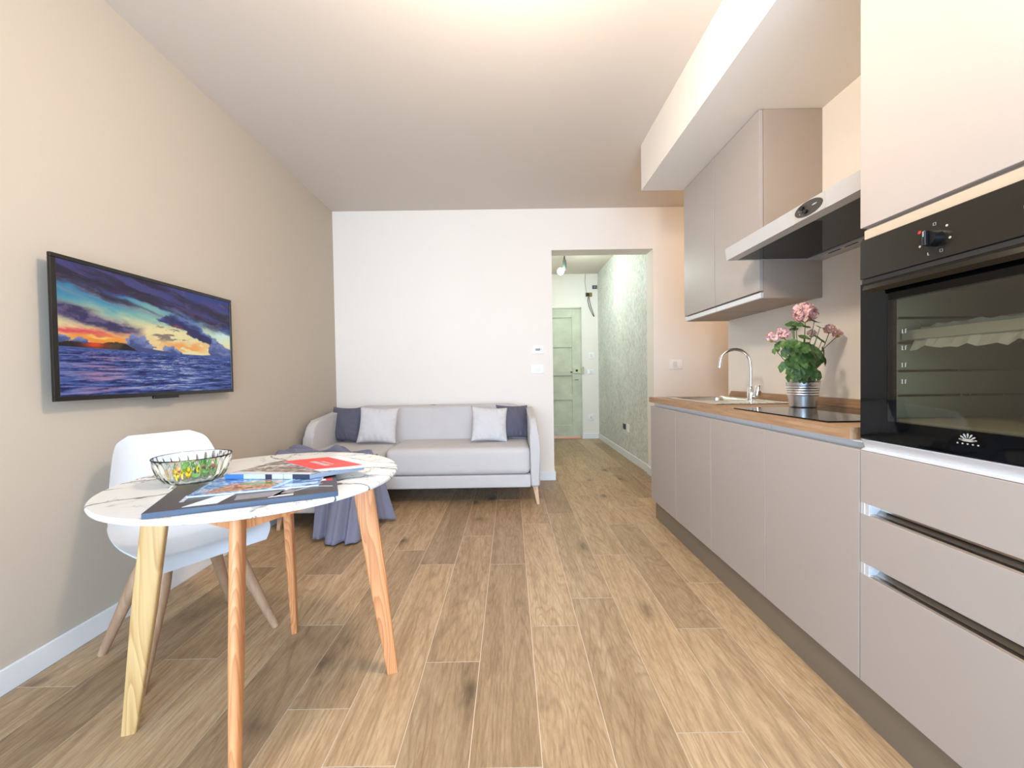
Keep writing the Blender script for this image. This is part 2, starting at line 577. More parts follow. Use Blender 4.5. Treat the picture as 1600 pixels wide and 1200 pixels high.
# rear wall with the balcony window that lets the daylight in
b = B()
box(b, XL, -1.4, YR - .1, YR, 0, ZC); box(b, 1.2, XR + .14, YR - .1, YR, 0, ZC); box(b, -1.4, 1.2, YR - .1, YR, 2.4, ZC); box(b, -1.4, 1.2, YR - .1, YR, 0, .1)
struct('wall_rear', b, M_wall)
b = B()
for x in (-1.4, -.13, 1.14): box(b, x, x + .06, YR - .08, YR - .02, .1, 2.4)
box(b, -1.4, 1.2, YR - .08, YR - .02, .1, .16); box(b, -1.4, 1.2, YR - .08, YR - .02, 2.34, 2.4)
struct('window_1', b, M_white)
# corridor
b = B(); box(b, CX1, CX1 + .1, YB + WT, CY1, 0, ZC); struct('wall_corridor_right', b, M_plaster)
b = B(); box(b, CX0 - .1, CX0, YB + WT, CY1, 0, ZC); struct('wall_corridor_left', b, M_wall)
b = B(); box(b, 1.185, CX1 + .1, CY1, CY1 + .12, 0, ZC); box(b, CX0 - .1, 1.185, CY1, CY1 + .12, 2.17, ZC); box(b, CX0 - .1, .31, CY1, CY1 + .12, 0, 2.17)
struct('wall_corridor_end', b, M_wall)
# boxed beam over the kitchen
b = B(); box(b, .985, XR, YR, YK, 2.414, ZC); struct('trim_1', b, M_wall)
# threshold under the old door
b = B(); box(b, .31, 1.185, CY1 - .03, CY1 + .5, 0, .018, .004)
struct('trim_2', b, simple('orange wood threshold', lin(214, 150, 96), .5))

def baseboard(name, segs):
    bm = B()
    for s in segs: box(bm, *s, .003)
    struct(name, bm, M_base)
BH, BT = .088, .013
baseboard('baseboard_left', [(XL, XL + BT, YR, YB, 0, BH)])
baseboard('baseboard_back', [(XL + BT, DO0 + .004, YB - BT, YB, 0, BH), (DO1 - .004, NX, YB - BT, YB, 0, BH),
                             (DO0, DO0 + BT, YB - BT, YB + WT, 0, BH), (DO1 - BT, DO1, YB - BT, YB + WT, 0, BH)])
baseboard('baseboard_corridor', [(CX1 - BT, CX1, YB + WT, CY1, 0, BH), (1.195, CX1, CY1 - BT, CY1, 0, BH), (CX0, CX0 + BT, YB + WT, CY1, 0, BH)])

# the old panelled door at the corridor's end
def old_door():
    x0, x1, y = .315, 1.178, CY1 - .02
    z0, z1 = .055, 2.165
    bm = B()
    rails = [(z0, .235), (.655, .74), (1.06, 1.14), (1.53, 1.585), (2.02, z1)]
    st = .145
    box(bm, x0, x0 + st, y, y + .04, z0, z1, .004); box(bm, x1 - st, x1, y, y + .04, z0, z1, .004)
    for a, c in rails: box(bm, x0 + st, x1 - st, y, y + .04, a, c, .004)
    d = struct('door_1', bm, M_old, label='old pale green panelled door at the end of the corridor')
    bm = B()
    for (a, c), (e, g) in zip(rails, rails[1:]): box(bm, x0 + st, x1 - st, y + .026, y + .036, c, e)
    obj('door_panel', bm, M_old, d)
    bm = B(); box(bm, 1.045, 1.168, y - .022, y, 1.095, 1.185, .003)
    lk = obj('lock_case', bm, simple('cream lock paint', lin(206, 204, 176), .5), d, label='cream painted surface lock')
    bm = B(); cyl(bm, (1.105, y - .03, 1.14), .02, (0, 1, 0), .01); obj('keyhole_rose', bm, simple('dark brass', lin(54, 44, 30), .4, .6), lk)
    bm = B(); box(bm, 1.0, 1.035, y - .02, y, 1.11, 1.125, .002); obj('handle', bm, M_black, d)
    bm = B(); box(bm, 1.045, 1.155, y - .006, y, .955, 1.0, .002); ms = obj('letter_slot', bm, M_old, d)
    bm = B(); box(bm, 1.07, 1.135, y - .008, y - .005, .98, .99); obj('slot', bm, M_black, ms)
    bm = B(); box(bm, 1.188, 1.225, CY1 - .03, CY1, 1.09, 1.20, .003); obj('strike_plate', bm, simple('worn strike', lin(190, 184, 150), .5), d)
old_door()
# frame strip beside the door
b = B(); box(b, 1.18, 1.197, CY1 - .012, CY1 + .1, 0, 2.19); box(b, .30, 1.197, CY1 - .012, CY1 + .1, 2.17, 2.19); struct('trim_3', b, M_old)

# ------------------------------------------------------------------ wall plates
def plate(name, label, cat, axis, x0, x1, z0, z1, y, bits, mat=None):
    """frontal plate on a wall facing -y; bits = list of (name, x0,x1,z0,z1, depth, mat)"""
    t = thing(name, label, cat, ((x0 + x1) / 2, y, z0))
    bm = B(); box(bm, x0, x1, y - .009, y, z0, z1, .003, 3); obj('cover_plate', bm, mat or M_white, t, smooth=True)
    for n, a, c, e, g, d, m in bits:
        bm = B(); box(bm, a, c, y - .009 - d, y - .004, e, g, .001); obj(n, bm, m, t)
    return t
M_lcd = simple('grey lcd', lin(120, 116, 106), .3)
M_plate_shade = simple('off white insert', lin(222, 221, 219), .35)
t_ = plate('thermostat', 'small white wall thermostat with grey display above the left light switch', 'thermostat', 1, .227, .345, 1.288, 1.372, YB,
      [('display', .258, .307, 1.318, 1.342, .002, M_lcd), ('button', .246, .250, 1.322, 1.338, .002, M_plate_shade), ('button', .315, .319, 1.322, 1.338, .002, M_lcd)])
plate('light_switch', 'white light switch plate below the thermostat beside the opening', 'light switch', 1, .212, .344, 1.088, 1.175, YB,
      [('rocker', .25, .275, 1.105, 1.158, .004, M_plate_shade), ('rocker', .278, .303, 1.105, 1.158, .004, M_plate_shade)])
plate('wall_socket', 'white socket plate on the wall above the far end of the worktop', 'socket', 1, 1.619, 1.752, 1.11, 1.207, YB,
      [('rocker', 1.652, 1.690, 1.13, 1.187, .004, M_plate_shade), ('rocker', 1.694, 1.722, 1.13, 1.187, .003, M_white)])
plate('wall_socket', 'low white socket plate beside the old corridor door', 'socket', 1, 1.296, 1.385, .305, .41, CY1,
      [('rocker', 1.337, 1.343, .34, .375, .002, M_dark)])
plate('blank_plate', 'upper white cover plate on the corridor end wall right of the door', 'cover plate', 1, 1.318, 1.40, 1.33, 1.44, CY1,
      [('rocker', 1.34, 1.375, 1.36, 1.41, .003, M_plate_shade)])
plate('light_switch', 'white switch plate level with the door lock in the corridor', 'light switch', 1, 1.29, 1.40, 1.075, 1.155, CY1,
      [('rocker', 1.325, 1.36, 1.09, 1.14, .003, M_plate_shade)])
# plate on the plaster wall of the corridor, dark open box beside it
bm = B(); box(bm, CX1 - .009, CX1, 5.06, 5.16, .34, .44, .002); o_ = obj('wall_socket', bm, M_white, label='white socket plate low on the textured corridor wall', cat='socket')
bm = B(); box(bm, CX1 - .006, CX1 - .0005, 5.22, 5.33, .355, .425); obj('flush_box', bm, simple('dark blue box', lin(26, 34, 60), .6), label='open dark flush box low on the textured corridor wall', cat='junction box')
# open junction boxes and wires above the door
t = thing('junction_box', 'open brass coloured junction box with hanging wires on the corridor end wall', 'junction box', (1.325, CY1, 2.37))
bm = B(); box(bm, 1.272, 1.378, CY1 - .02, CY1, 2.365, 2.43, .003); obj('box', bm, simple('olive box', lin(116, 98, 44), .5), t)
bm = B(); box(bm, 1.285, 1.33, CY1 - .024, CY1 - .019, 2.375, 2.42); obj('terminal', bm, M_dark, t)
for q in (0, 1):
    bm = B()
    pts = [(1.315 + .012 * q, CY1 - .02, 2.37), (1.30 + .03 * q, CY1 - .03, 2.29), (1.325 + .03 * q, CY1 - .03, 2.19), (1.385 + .012 * q, CY1 - .02, 2.06 + .02 * q), (1.41, CY1 - .015, 2.03)]
    tube(bm, pts, .005, 6); obj('wire', bm, M_black, t, smooth=True)
bm = B(); tube(bm, [(1.27, CY1 - .012, ZC), (1.262, CY1 - .014, 2.6), (1.285, CY1 - .014, 2.43)], .003, 6)
obj('supply_wire', bm, simple('grey wire', lin(150, 150, 140), .6), t, smooth=True)
t = thing('junction_box', 'small dark junction box in the upper corner of the corridor end wall', 'junction box', (1.42, CY1, 2.49))
bm = B(); box(bm, 1.385, 1.462, CY1 - .018, CY1, 2.492, 2.548, .002); obj('box', bm, simple('charcoal box', lin(52, 54, 60), .5), t)
bm = B(); box(bm, 1.40, 1.445, CY1 - .021, CY1 - .017, 2.505, 2.535); obj('terminal', bm, simple('grey insert', lin(120, 124, 130), .5), t)

# bare bulb hanging from the corridor ceiling
t = thing('bare_bulb_pendant', 'lit bare bulb in a dark socket hanging from the corridor ceiling', 'lamp', (.75, 5.5, ZC))
bm = B(); tube(bm, [(.735, 5.5, ZC), (.752, 5.5, 2.66), (.750, 5.5, 2.6)], [.006, .009, .016], 8); obj('cable', bm, M_black, t, smooth=True)
bm = B(); lathe(bm, [(.006, 2.63), (.022, 2.61), (.026, 2.56), (.024, 2.50), (.017, 2.485)], .752, 5.5, 16, close_top=True, close_bot=True); obj('lamp_holder', bm, simple('dark holder', lin(44, 56, 50), .4), t, smooth=True)
bm = B(); ball(bm, (.700, 5.5, 2.462), .045, 20, (1, 1, 1)); tube(bm, [(.748, 5.5, 2.495), (.72, 5.5, 2.475)], [.016, .022], 12)
obj('bulb', bm, emit('lit bulb', (.9, 1, .95, 1), 22), t, smooth=True)

# ------------------------------------------------------------------ kitchen run
XD = 1.04                      # front plane of the doors
Y0, U = 3.023, .4536
YT = Y0 - 4 * U                # 1.2086 where the oven column starts
YE = YT - .60
ZW = .893
names = ['greige base cabinet at the far left end of the kitchen run', 'greige base cabinet second from the far end, below the sink',
         'greige base cabinet below the left part of the hob, second from the oven', 'wide looking greige base cabinet next to the drawer unit']
for k in range(4):
    ya, yb = Y0 - (k + 1) * U, Y0 - k * U
    t = thing('base_cabinet', names[k], 'cabinet', (1.3, (ya + yb) / 2, .12), group='base cabinets of the kitchen run')
    bm = B(); box(bm, XD + .022, XR - .012, ya + .001, yb - .001, .125, .80); obj('carcass', bm, M_cabside, t)
    bm = B(); box(bm, XD, XD + .02, ya + .0012, yb - .0012, .136, .829, .0012); obj('door', bm, M_cab, t)
    bm = B()
    # recessed grip channel of aluminium between door and worktop
    prism(bm, [(XD + .024, .802), (XD + .028, .802), (XD + .028, .852), (XD + .006, .852), (XD + .006, .856), (XD + .032, .856), (XD + .032, .798), (XD + .024, .798)], 1, ya + .0015, yb - .0015)
    obj('grip_rail', bm, M_alu, t)
# drawer unit under the oven
t = thing('drawer_unit', 'greige three drawer unit under the oven with aluminium grip rails', 'cabinet', (1.3, (YT + YE) / 2, .12))
bm = B(); box(bm, XD + .05, XR - .012, YE, YT - .001, .125, .864); obj('carcass', bm, M_cabside, t)
for a, c in ((.675, .829), (.496, .642), (.136, .462)):
    bm = B(); box(bm, XD, XD + .02, YE, YT - .0015, a, c, .0012); obj('drawer_front', bm, M_cab, t)
for zt_, zb_ in ((.675, .642), (.496, .462)):
    bm = B()
    prism(bm, [(XD + .002, zb_), (XD + .006, zb_ + .004), (XD + .022, zb_ + .004), (XD + .034, zb_ + .016), (XD + .034, zt_ + .012), (XD + .042, zt_ + .012), (XD + .042, zb_ - .01), (XD + .021, zb_ - .01), (XD + .021, zb_)], 1, YE, YT - .03)
    r_ = obj('grip_rail', bm, M_rail2, t)
    bm = B(); box(bm, XD + .001, XD + .045, YT - .03, YT - .002, zb_ - .003, zt_ + .003); box(bm, XD, XD + .01, YT - .016, YT - .014, zb_, zt_); obj('rail_end_cap', bm, M_alu, r_)
bm = B()
prism(bm, [(XD + .0, .864), (XD + .006, .860), (XD + .014, .838), (XD + .004, .834), (XD + .003, .8305), (XD + .03, .8305), (XD + .03, .864)], 1, YE, YT - .002)
obj('top_rail', bm, M_alu, t)
# plinth
b = B(); box(b, 1.064, 1.076, YE, 2.985, 0, .124); box(b, 1.064, XR - .02, 2.985, 2.999, 0, .124)
obj('plinth', b, M_plinth, label='grey bronze plinth strip running under the base cabinets', cat='plinth')

# worktop with cut-outs for the sink and the hob
WX0, WX1 = 1.022, XR
WX0 = 1.036
WY0, WY1 = 1.239, 3.045
SX0, SX1, SY0, SY1 = 1.105, 1.535, 2.185, 2.95
t = thing('worktop', 'oak laminate worktop running along the kitchen wall', 'worktop', (1.32, 2.1, .856))
b = B()
cut = (1.16, 1.50, 2.51, 2.90)         # sink bowl hole x0,x1,y0,y1
for s in ((WX0, WX1, WY0, cut[2]), (WX0, cut[0], cut[2], cut[3]), (cut[1], WX1, cut[2], cut[3]), (WX0, WX1, cut[3], WY1)):
    box(b, s[0], s[1], s[2], s[3], .857, ZW)
bmesh.ops.remove_doubles(b, verts=b.verts, dist=1e-5)
obj('slab', b, M_wtop, t)
b = B()
prism(b, [(WY0, ZW), (2.985, ZW), (2.95, .934), (WY0, .934)], 0, XR - .02, XR, .002)
obj('upstand', b, M_wtop, t)

# sink
t = thing('sink', 'stainless steel inset sink with drainer at the far end of the worktop', 'sink', (1.32, 2.57, ZW))
b = B()
for s in ((SX0, SX1, SY0 + .02, cut[2]), (SX0, cut[0], cut[2], cut[3]), (cut[1], SX1, cut[2], cut[3]), (SX0, SX1, cut[3], SY1)):
    box(b, s[0], s[1], s[2] - (.02 if s[2] == SY0 + .02 else 0), s[3], ZW + .001, ZW + .0035)
# raised outer rim
for s in ((SX0 - .002, SX1 + .002, SY0 - .002, SY0 + .008), (SX0 - .002, SX1 + .002, SY1 - .008, SY1 + .002), (SX0 - .002, SX0 + .008, SY0, SY1), (SX1 - .008, SX1 + .002, SY0, SY1)):
    box(b, *s, ZW + .0005, ZW + .0062, .0015)
obj('rim', b, M_steel, t)
b = B()
def rrect(x0, x1, y0, y1, r, n=6):
    out = []
    for cx, cy, a0 in ((x1 - r, y1 - r, 0), (x0 + r, y1 - r, 90), (x0 + r, y0 + r, 180), (x1 - r, y0 + r, 270)):
        for i in range(n + 1):
            a = math.radians(a0 + 90 * i / n); out.append((cx + r * math.cos(a), cy + r * math.sin(a)))
    return out
rings = []
for ins, z, r in ((0, ZW + .0035, .012), (.006, ZW - .004, .05), (.014, ZW - .12, .05), (.05, ZW - .15, .05), (.13, ZW - .155, .04)):
    rings.append([b.verts.new((x, y, z)) for x, y in rrect(cut[0] + ins, cut[1] - ins, cut[2] + ins, cut[3] - ins, r)])
for a, c in zip(rings, rings[1:]):
    n = len(a)
    for i in range(n): b.faces.new([a[i], a[(i + 1) % n], c[(i + 1) % n], c[i]])
b.faces.new(rings[-1])
bowl = obj('basin', b, M_steel, t, smooth=True)
b = B(); lathe(b, [(.0, ZW - .149), (.03, ZW - .149), (.04, ZW - .152)], 1.33, 2.705, 24); obj('drain', b, M_chrome, bowl, smooth=True)
b = B()
for i in range(7):
    x = 1.16 + i * .05
    box(b, x, x + .012, SY0 + .05, cut[2] - .05, ZW + .002, ZW + .0055, .0015)
obj('drainer_ribs', b, M_steel, t)

# faucet
t = thing('faucet', 'tall chrome gooseneck faucet behind the sink', 'faucet', (1.45, 2.44, ZW))
fx, fy = 1.452, 2.455
b = B(); lathe(b, [(.027, ZW + .003), (.027, ZW + .010), (.021, ZW + .014), (.021, ZW + .075), (.016, ZW + .085), (.0125, ZW + .09)], fx, fy, 24, close_bot=True, close_top=True); obj('body', b, M_chrome, t, smooth=True)
b = B()
pts = [(fx, fy, ZW + .08), (fx, fy, ZW + .17), (fx - .002, fy + .002, 1.125)]
R_ = .082
for i in range(1, 15):
    a = PI * i / 15 * .98
    pts.append((fx - R_ * (1 - math.cos(a)) - .002, fy + .004 + .035 * (1 - math.cos(a)) / 2, 1.125 + R_ * math.sin(a)))
pts.append((pts[-1][0] - .004, pts[-1][1], 1.112))
tube(b, pts, .0095, 14); sp = obj('spout', b, M_chrome, t, smooth=True)
b = B(); tube(b, [pts[-1], (pts[-1][0] - .002, pts[-1][1], 1.098)], .0125, 14); obj('aerator', b, M_chrome, sp, smooth=True)
b = B(); tube(b, [(fx + .012, fy - .01, ZW + .03), (fx + .004, fy - .055, ZW + .055)], [.015, .017], 16)
tube(b, [(fx + .004, fy - .054, ZW + .035), (fx + .010, fy - .056, ZW + .075), (fx + .014, fy - .062, ZW + .10)], [.019, .021, .013], 16)
obj('lever', b, M_chrome, t, smooth=True)

# hob
t = thing('hob', 'black glass induction hob set in the worktop', 'hob', (1.3, 1.65, ZW))
b = B()
prism(b, [(1.065, 1.94), (1.062, 1.36), (1.56, 1.36), (1.56, 1.94)], 2, ZW + .0005, ZW + .0055, .001); obj('glass_plate', b, M_bglass, t)
M_zone = simple('grey print', lin(60, 60, 62), .3)
for cx, cy, r in ((1.20, 1.79, .09), (1.20, 1.51, .075), (1.43, 1.51, .09)):
    b = B(); lathe(b, [(r, ZW + .0057), (r + .0012, ZW + .0057)], cx, cy, 40); obj('zone_marking', b, M_zone, t)

# potted geranium
PX, PY, PZ = 1.385, 1.925, ZW + .006
t = thing('potted_geranium', 'pink flowering geranium in a ribbed galvanised pot at the edge of the hob', 'potted plant', (PX, PY, PZ))
b = B()
prof = [(.051, PZ), (.053, PZ + .002)]
for i in range(0, 41):
    z = PZ + .004 + .114 * i / 40
    r = .0535 + .016 * (i / 40)
    if .46 < i / 40 < .84: r += .0011 * math.sin((i / 40 - .46) / .38 * 2 * PI * 4)
    prof.append((r, z))
prof += [(.0715, PZ + .120), (.0725, PZ + .1225), (.0710, PZ + .1245), (.0685, PZ + .122), (.066, PZ + .10), (.052, PZ + .012)]
lathe(b, prof, PX, PY, 48, close_bot=True, close_top=True); pot = obj('pot', b, M_galv, t, smooth=True)
b = B(); lathe(b, [(.0655, PZ + .098), (.03, PZ + .106), (.001, PZ + .108)], PX, PY, 20); obj('soil', b, simple('dark soil', lin(40, 30, 22), .9), t, smooth=True)

def leaf_bm(bm, c, nrm, size, rnd, spin):
    """lobed round cupped leaf"""
    n = Vector(nrm).normalized()
    s = n.cross(Vector((0, 0, 1)))
    if s.length < .05: s = n.cross(Vector((1, 0, 0)))
    s.normalize(); u = s.cross(n).normalized()
    s, u = s * math.cos(spin) + u * math.sin(spin), u * math.cos(spin) - s * math.sin(spin)
    N = 30
    cen = bm.verts.new(Vector(c))
    ph = rnd.random() * 6
    prev = [cen] * (N + 1)
    for ri, rr in enumerate((.35, .7, 1.0)):
        ring = []
        for k in range(N + 1):
            a = .28 + (2 * PI - .56) * k / N
            rad = size * rr * (1 + (.055 * math.cos(a * 7 + PI) + .03 * math.cos(14 * a + 1)) * rr)
            cup = size * (.20 * rr * rr + .07 * rr * math.sin(a * 3.5 + ph)) * (1 if rr < 1 else .8)
            ring.append(bm.verts.new(Vector(c) + (u * -math.cos(a) + s * math.sin(a)) * rad + n * cup))
        for k in range(N):
            if ri == 0: bm.faces.new([cen, ring[k], ring[k + 1]])
            else: bm.faces.new([prev[k], ring[k], ring[k + 1], prev[k + 1]])
        prev = ring

rnd = random.Random(11)
# leaf centres, size and facing
LV = [((1.354, 1.850, 1.059), 0.039, (0, -1, 0.2)), ((1.305, 1.860, 1.062), 0.035, (-0.4, -1, 0.1)), ((1.396, 1.860, 1.046), 0.032, (0.3, -1, 0.1)), 
      ((1.390, 1.860, 1.079), 0.026, (0.8, -1, 0.3)), ((1.275, 1.880, 1.084), 0.031, (-0.6, -1, 0.25)), ((1.292, 1.870, 1.110), 0.026, (-0.3, -1, 0.5)), 
      ((1.296, 1.830, 1.105), 0.039, (-0.1, -1, 0.5)), ((1.346, 1.840, 1.119), 0.038, (0.2, -1, 0.4)), ((1.378, 1.840, 1.151), 0.037, (0.4, -1, 0.45)), 
      ((1.422, 1.870, 1.134), 0.030, (0.5, -1, 0.3)), ((1.450, 1.880, 1.111), 0.026, (1, -0.5, 0.1)), ((1.459, 1.900, 1.162), 0.024, (1, -0.6, 0.3)), 
      ((1.297, 1.820, 1.171), 0.039, (-0.1, -0.8, 0.7)), ((1.277, 1.840, 1.187), 0.032, (-0.4, -0.8, 0.7)), ((1.277, 1.870, 1.154), 0.028, (-0.8, -1, 0.3)), 
      ((1.251, 1.880, 1.187), 0.026, (-0.9, -0.6, 0.8)), ((1.237, 1.890, 1.165), 0.019, (-1, -0.4, 0.3)), ((1.351, 1.870, 1.220), 0.026, (0.1, -0.6, 1)), 
      ((1.337, 1.900, 1.280), 0.028, (-0.3, -0.5, 1)), ((1.299, 1.880, 1.284), 0.024, (-0.5, -0.4, 1)), ((1.339, 1.920, 1.264), 0.019, (-0.3, -0.4, 1)), 
      ((1.371, 1.890, 1.272), 0.022, (0.1, -0.5, 1)), ((1.421, 1.900, 1.297), 0.026, (0.3, -0.5, 1)), ((1.463, 1.920, 1.272), 0.019, (0.4, -0.4, 1)), 
      ((1.410, 1.870, 1.220), 0.026, (0.5, -0.6, 0.9)), ((1.441, 1.880, 1.205), 0.019, (0.8, -0.4, 0.8)), ((1.348, 1.900, 1.140), 0.037, (-0.2, -1, 0.3)), 
      ((1.412, 1.930, 1.165), 0.039, (0.1, -1, 0.3)), ((1.294, 1.870, 1.039), 0.024, (-0.4, -1, 0)), ((1.337, 1.860, 1.033), 0.024, (0, -1, 0.1)), 
      ((1.386, 1.870, 1.032), 0.022, (0.2, -1, 0)), ((1.445, 2.000, 1.099), 0.041, (0.1, 0.9, 0.4)), ((1.387, 1.990, 1.131), 0.037, (-0.4, 0.9, 0.4)), 
      ((1.495, 2.000, 1.114), 0.037, (0.5, 0.9, 0.4)), ((1.427, 1.980, 1.177), 0.037, (0, 0.8, 0.6))]
root = Vector((PX, PY, PZ + .10))
for c, sz, nn in LV:
    c = Vector(c)
    bm = B(); leaf_bm(bm, c, nn, sz, rnd, rnd.uniform(-.4, .4)); lf = obj('leaf', bm, M_leaf, t, smooth=True, auto=False)
    bm = B(); r0 = root + Vector((rnd.uniform(-.02, .02), rnd.uniform(-.02, .02), 0))
    mid = r0.lerp(c, .5) + Vector((0, 0, .01)); tube(bm, [r0, mid, c], .0016, 5); obj('stalk', bm, M_stem, lf, smooth=True)

def flower(c, R, n, seed, base):
    rd = random.Random(seed)
    c = Vector(c)
    bm = B()
    for i in range(n):
        zz = 1 - 1.75 * (i + .5) / n
        a = i * 2.39996 + rd.uniform(-.2, .2)
        rr = math.sqrt(max(0, 1 - zz * zz))
        d = Vector((rr * math.cos(a), rr * math.sin(a), zz * .85)).normalized()
        s = d.orthogonal().normalized(); s.rotate(Matrix.Rotation(rd.uniform(0, 6.28), 3, d)); u = d.cross(s)
        L_, W_ = R * rd.uniform(.5, .68), R * rd.uniform(.36, .52)
        o_ = c + d * R * rd.uniform(.38, .62)
        g = []
        for iu in range(4):
            row = []
            for iv in range(5):
                tt = iu / 3; w = (iv / 4 - .5) * 2
                wid = W_ * (.35 + .65 * math.sin(min(1, tt * 1.1) * PI * .6))
                p = o_ + d * (L_ * (tt * .62 - .12 * tt * tt)) + s * (w * wid * .5) + u * (L_ * (tt * tt * .45) - abs(w) * wid * .12 + .0012 * math.sin(w * 9 + i))
                row.append(bm.verts.new(p))
            g.append(row)
        mi = rd.random() < .4
        for iu in range(3):
            for iv in range(4):
                f = bm.faces.new([g[iu][iv], g[iu + 1][iv], g[iu + 1][iv + 1], g[iu][iv + 1]]); f.material_index = int(mi)
    fl = obj('flower_head', bm, [M_petal, M_petal2], t, smooth=True, auto=False)
    bm = B(); ball(bm, c - Vector((0, 0, R * .45)), R * .34, 8)
    obj('calyx', bm, M_bud, fl, smooth=True)
    bm = B(); b0 = root; b1 = Vector(base)
    tube(bm, [b0, b0.lerp(b1, .6) + Vector((0, 0, .02)), b1, c - Vector((0, 0, R * .5))], .0019, 6); obj('stalk', bm, M_stem, fl, smooth=True)
flower((1.379, 1.900, 1.339), 0.057, 150, 1, (1.393, 1.920, 1.279))
flower((1.223, 1.900, 1.228), 0.030, 60, 2, (1.284, 1.920, 1.196))
flower((1.280, 1.910, 1.246), 0.032, 60, 3, (1.321, 1.930, 1.205))
flower((1.516, 1.930, 1.266), 0.028, 50, 4, (1.501, 1.950, 1.174))
flower((1.569, 1.950, 1.246), 0.026, 46, 5, (1.519, 1.970, 1.175))
flower((1.431, 1.930, 1.246), 0.024, 36, 6, (1.433, 1.950, 1.190))

# ------------------------------------------------------------------ oven column
t = thing('oven_housing_cabinet', 'tall greige cabinet column that houses the oven', 'cabinet', (1.3, (YT + YE) / 2, .866))
b = B(); box(b, XD + .02, XR - .001, YT - .018, YT - .0005, .867, 2.412); obj('side_panel', b, M_cab, t)
b = B(); box(b, XD + .02, XR - .001, YE, YE + .018, .867, 2.412); obj('side_panel', b, M_cab, t)
b = B(); box(b, XD, XD + .019, YE, YT - .001, 1.484, 2.410, .0012); obj('door', b, M_cab, t)
b = B(); box(b, XD + .012, XR - .001, YE + .018, YT - .018, 1.448, 1.466); box(b, XD + .019, XR - .01, YE + .018, YT - .018, 1.466, 2.40); obj('shelf', b, M_cabside, t)
b = B(); box(b, XD + .006, XD + .02, YE, YT - .008, 1.448, 1.475, .001); obj('filler_strip', b, simple('cream edge strip', lin(186, 172, 152), .4), t)

t = thing('oven', 'black built-in oven with glass door and two knobs', 'oven', (1.3, (YT + YE) / 2, .866))
OY1, OY0 = YT - .002, YT - .597
OX = XD - .0
b = B(); box(b, XD - .002, XD + .045, OY0, OY1, 1.333, 1.446, .0015); obj('control_panel', b, M_bpanel, t)
# housing with an open cavity
b = B()
X2 = XR - .06
box(b, XD + .03, X2, OY1 - .045, OY1 - .02, .90, 1.32); box(b, XD + .03, X2, OY0 + .02, OY0 + .045, .90, 1.32)
box(b, XD + .03, X2, OY0 + .045, OY1 - .045, .90, .93); box(b, XD + .03, X2, OY0 + .045, OY1 - .045, 1.29, 1.32); box(b, X2 - .02, X2, OY0 + .045, OY1 - .045, .93, 1.29)
cav = obj('cavity', b, simple('grey enamel', lin(176, 172, 154), .4), t)
b = B()
for z in (.99, 1.06, 1.14, 1.21):
    box(b, XD + .06, X2 - .04, OY1 - .055, OY1 - .045, z, z + .006); box(b, XD + .06, X2 - .04, OY0 + .045, OY0 + .055, z, z + .006)
obj('shelf_runner', b, M_steel, cav)
# door: black frame around the window, tinted glass pane
WY_a, WY_b, WZ_a, WZ_b = YT - .54, YT - .088, .925, 1.258
b = B()
for s in ((OY0, OY1, WZ_b, 1.319), (OY0, OY1, .868, WZ_a), (WY_b, OY1, WZ_a, WZ_b), (OY0, WY_a, WZ_a, WZ_b)):
    box(b, XD, XD + .026, s[0], s[1], s[2], s[3])
bmesh.ops.remove_doubles(b, verts=b.verts, dist=1e-5)
dr = obj('door', b, M_bglass, t)
b = B(); box(b, XD + .0005, XD + .008, WY_a, WY_b, WZ_a, WZ_b)
tg = NT('tinted oven glass')
g1 = tg.new('ShaderNodeBsdfTransparent'); g1.inputs[0].default_value = (.72, .72, .66, 1)
g2 = tg.new('ShaderNodeBsdfGlossy'); g2.inputs['Roughness'].default_value = .02
mx = tg.new('ShaderNodeMixShader')
mx.inputs[0].default_value = .09; tg.link(g1.outputs[0], mx.inputs[1]); tg.link(g2.outputs[0], mx.inputs[2])
tg.link(mx.outputs[0], tg.n['Material Output'].inputs[0])
obj('window_pane', b, tg.m, dr)
b = B(); box(b, XD + .001, XD + .027, OY0 + .004, OY1 - .004, 1.3195, 1.332)
obj('vent_gap', b, M_dark, t)
# handle: full width rounded bar
b = B()
prism(b, [(XD - .001, 1.303), (XD - .001, 1.312), (XD - .018, 1.314), (XD - .036, 1.304), (XD - .040, 1.292), (XD - .030, 1.282), (XD - .024, 1.284), (XD - .030, 1.292), (XD - .020, 1.302)], 1, OY0 + .05, OY1 - .050, .003)
h_ = obj('handle', b, simple('black bronze handle', lin(38, 35, 28), .22, .5), dr, smooth=True)
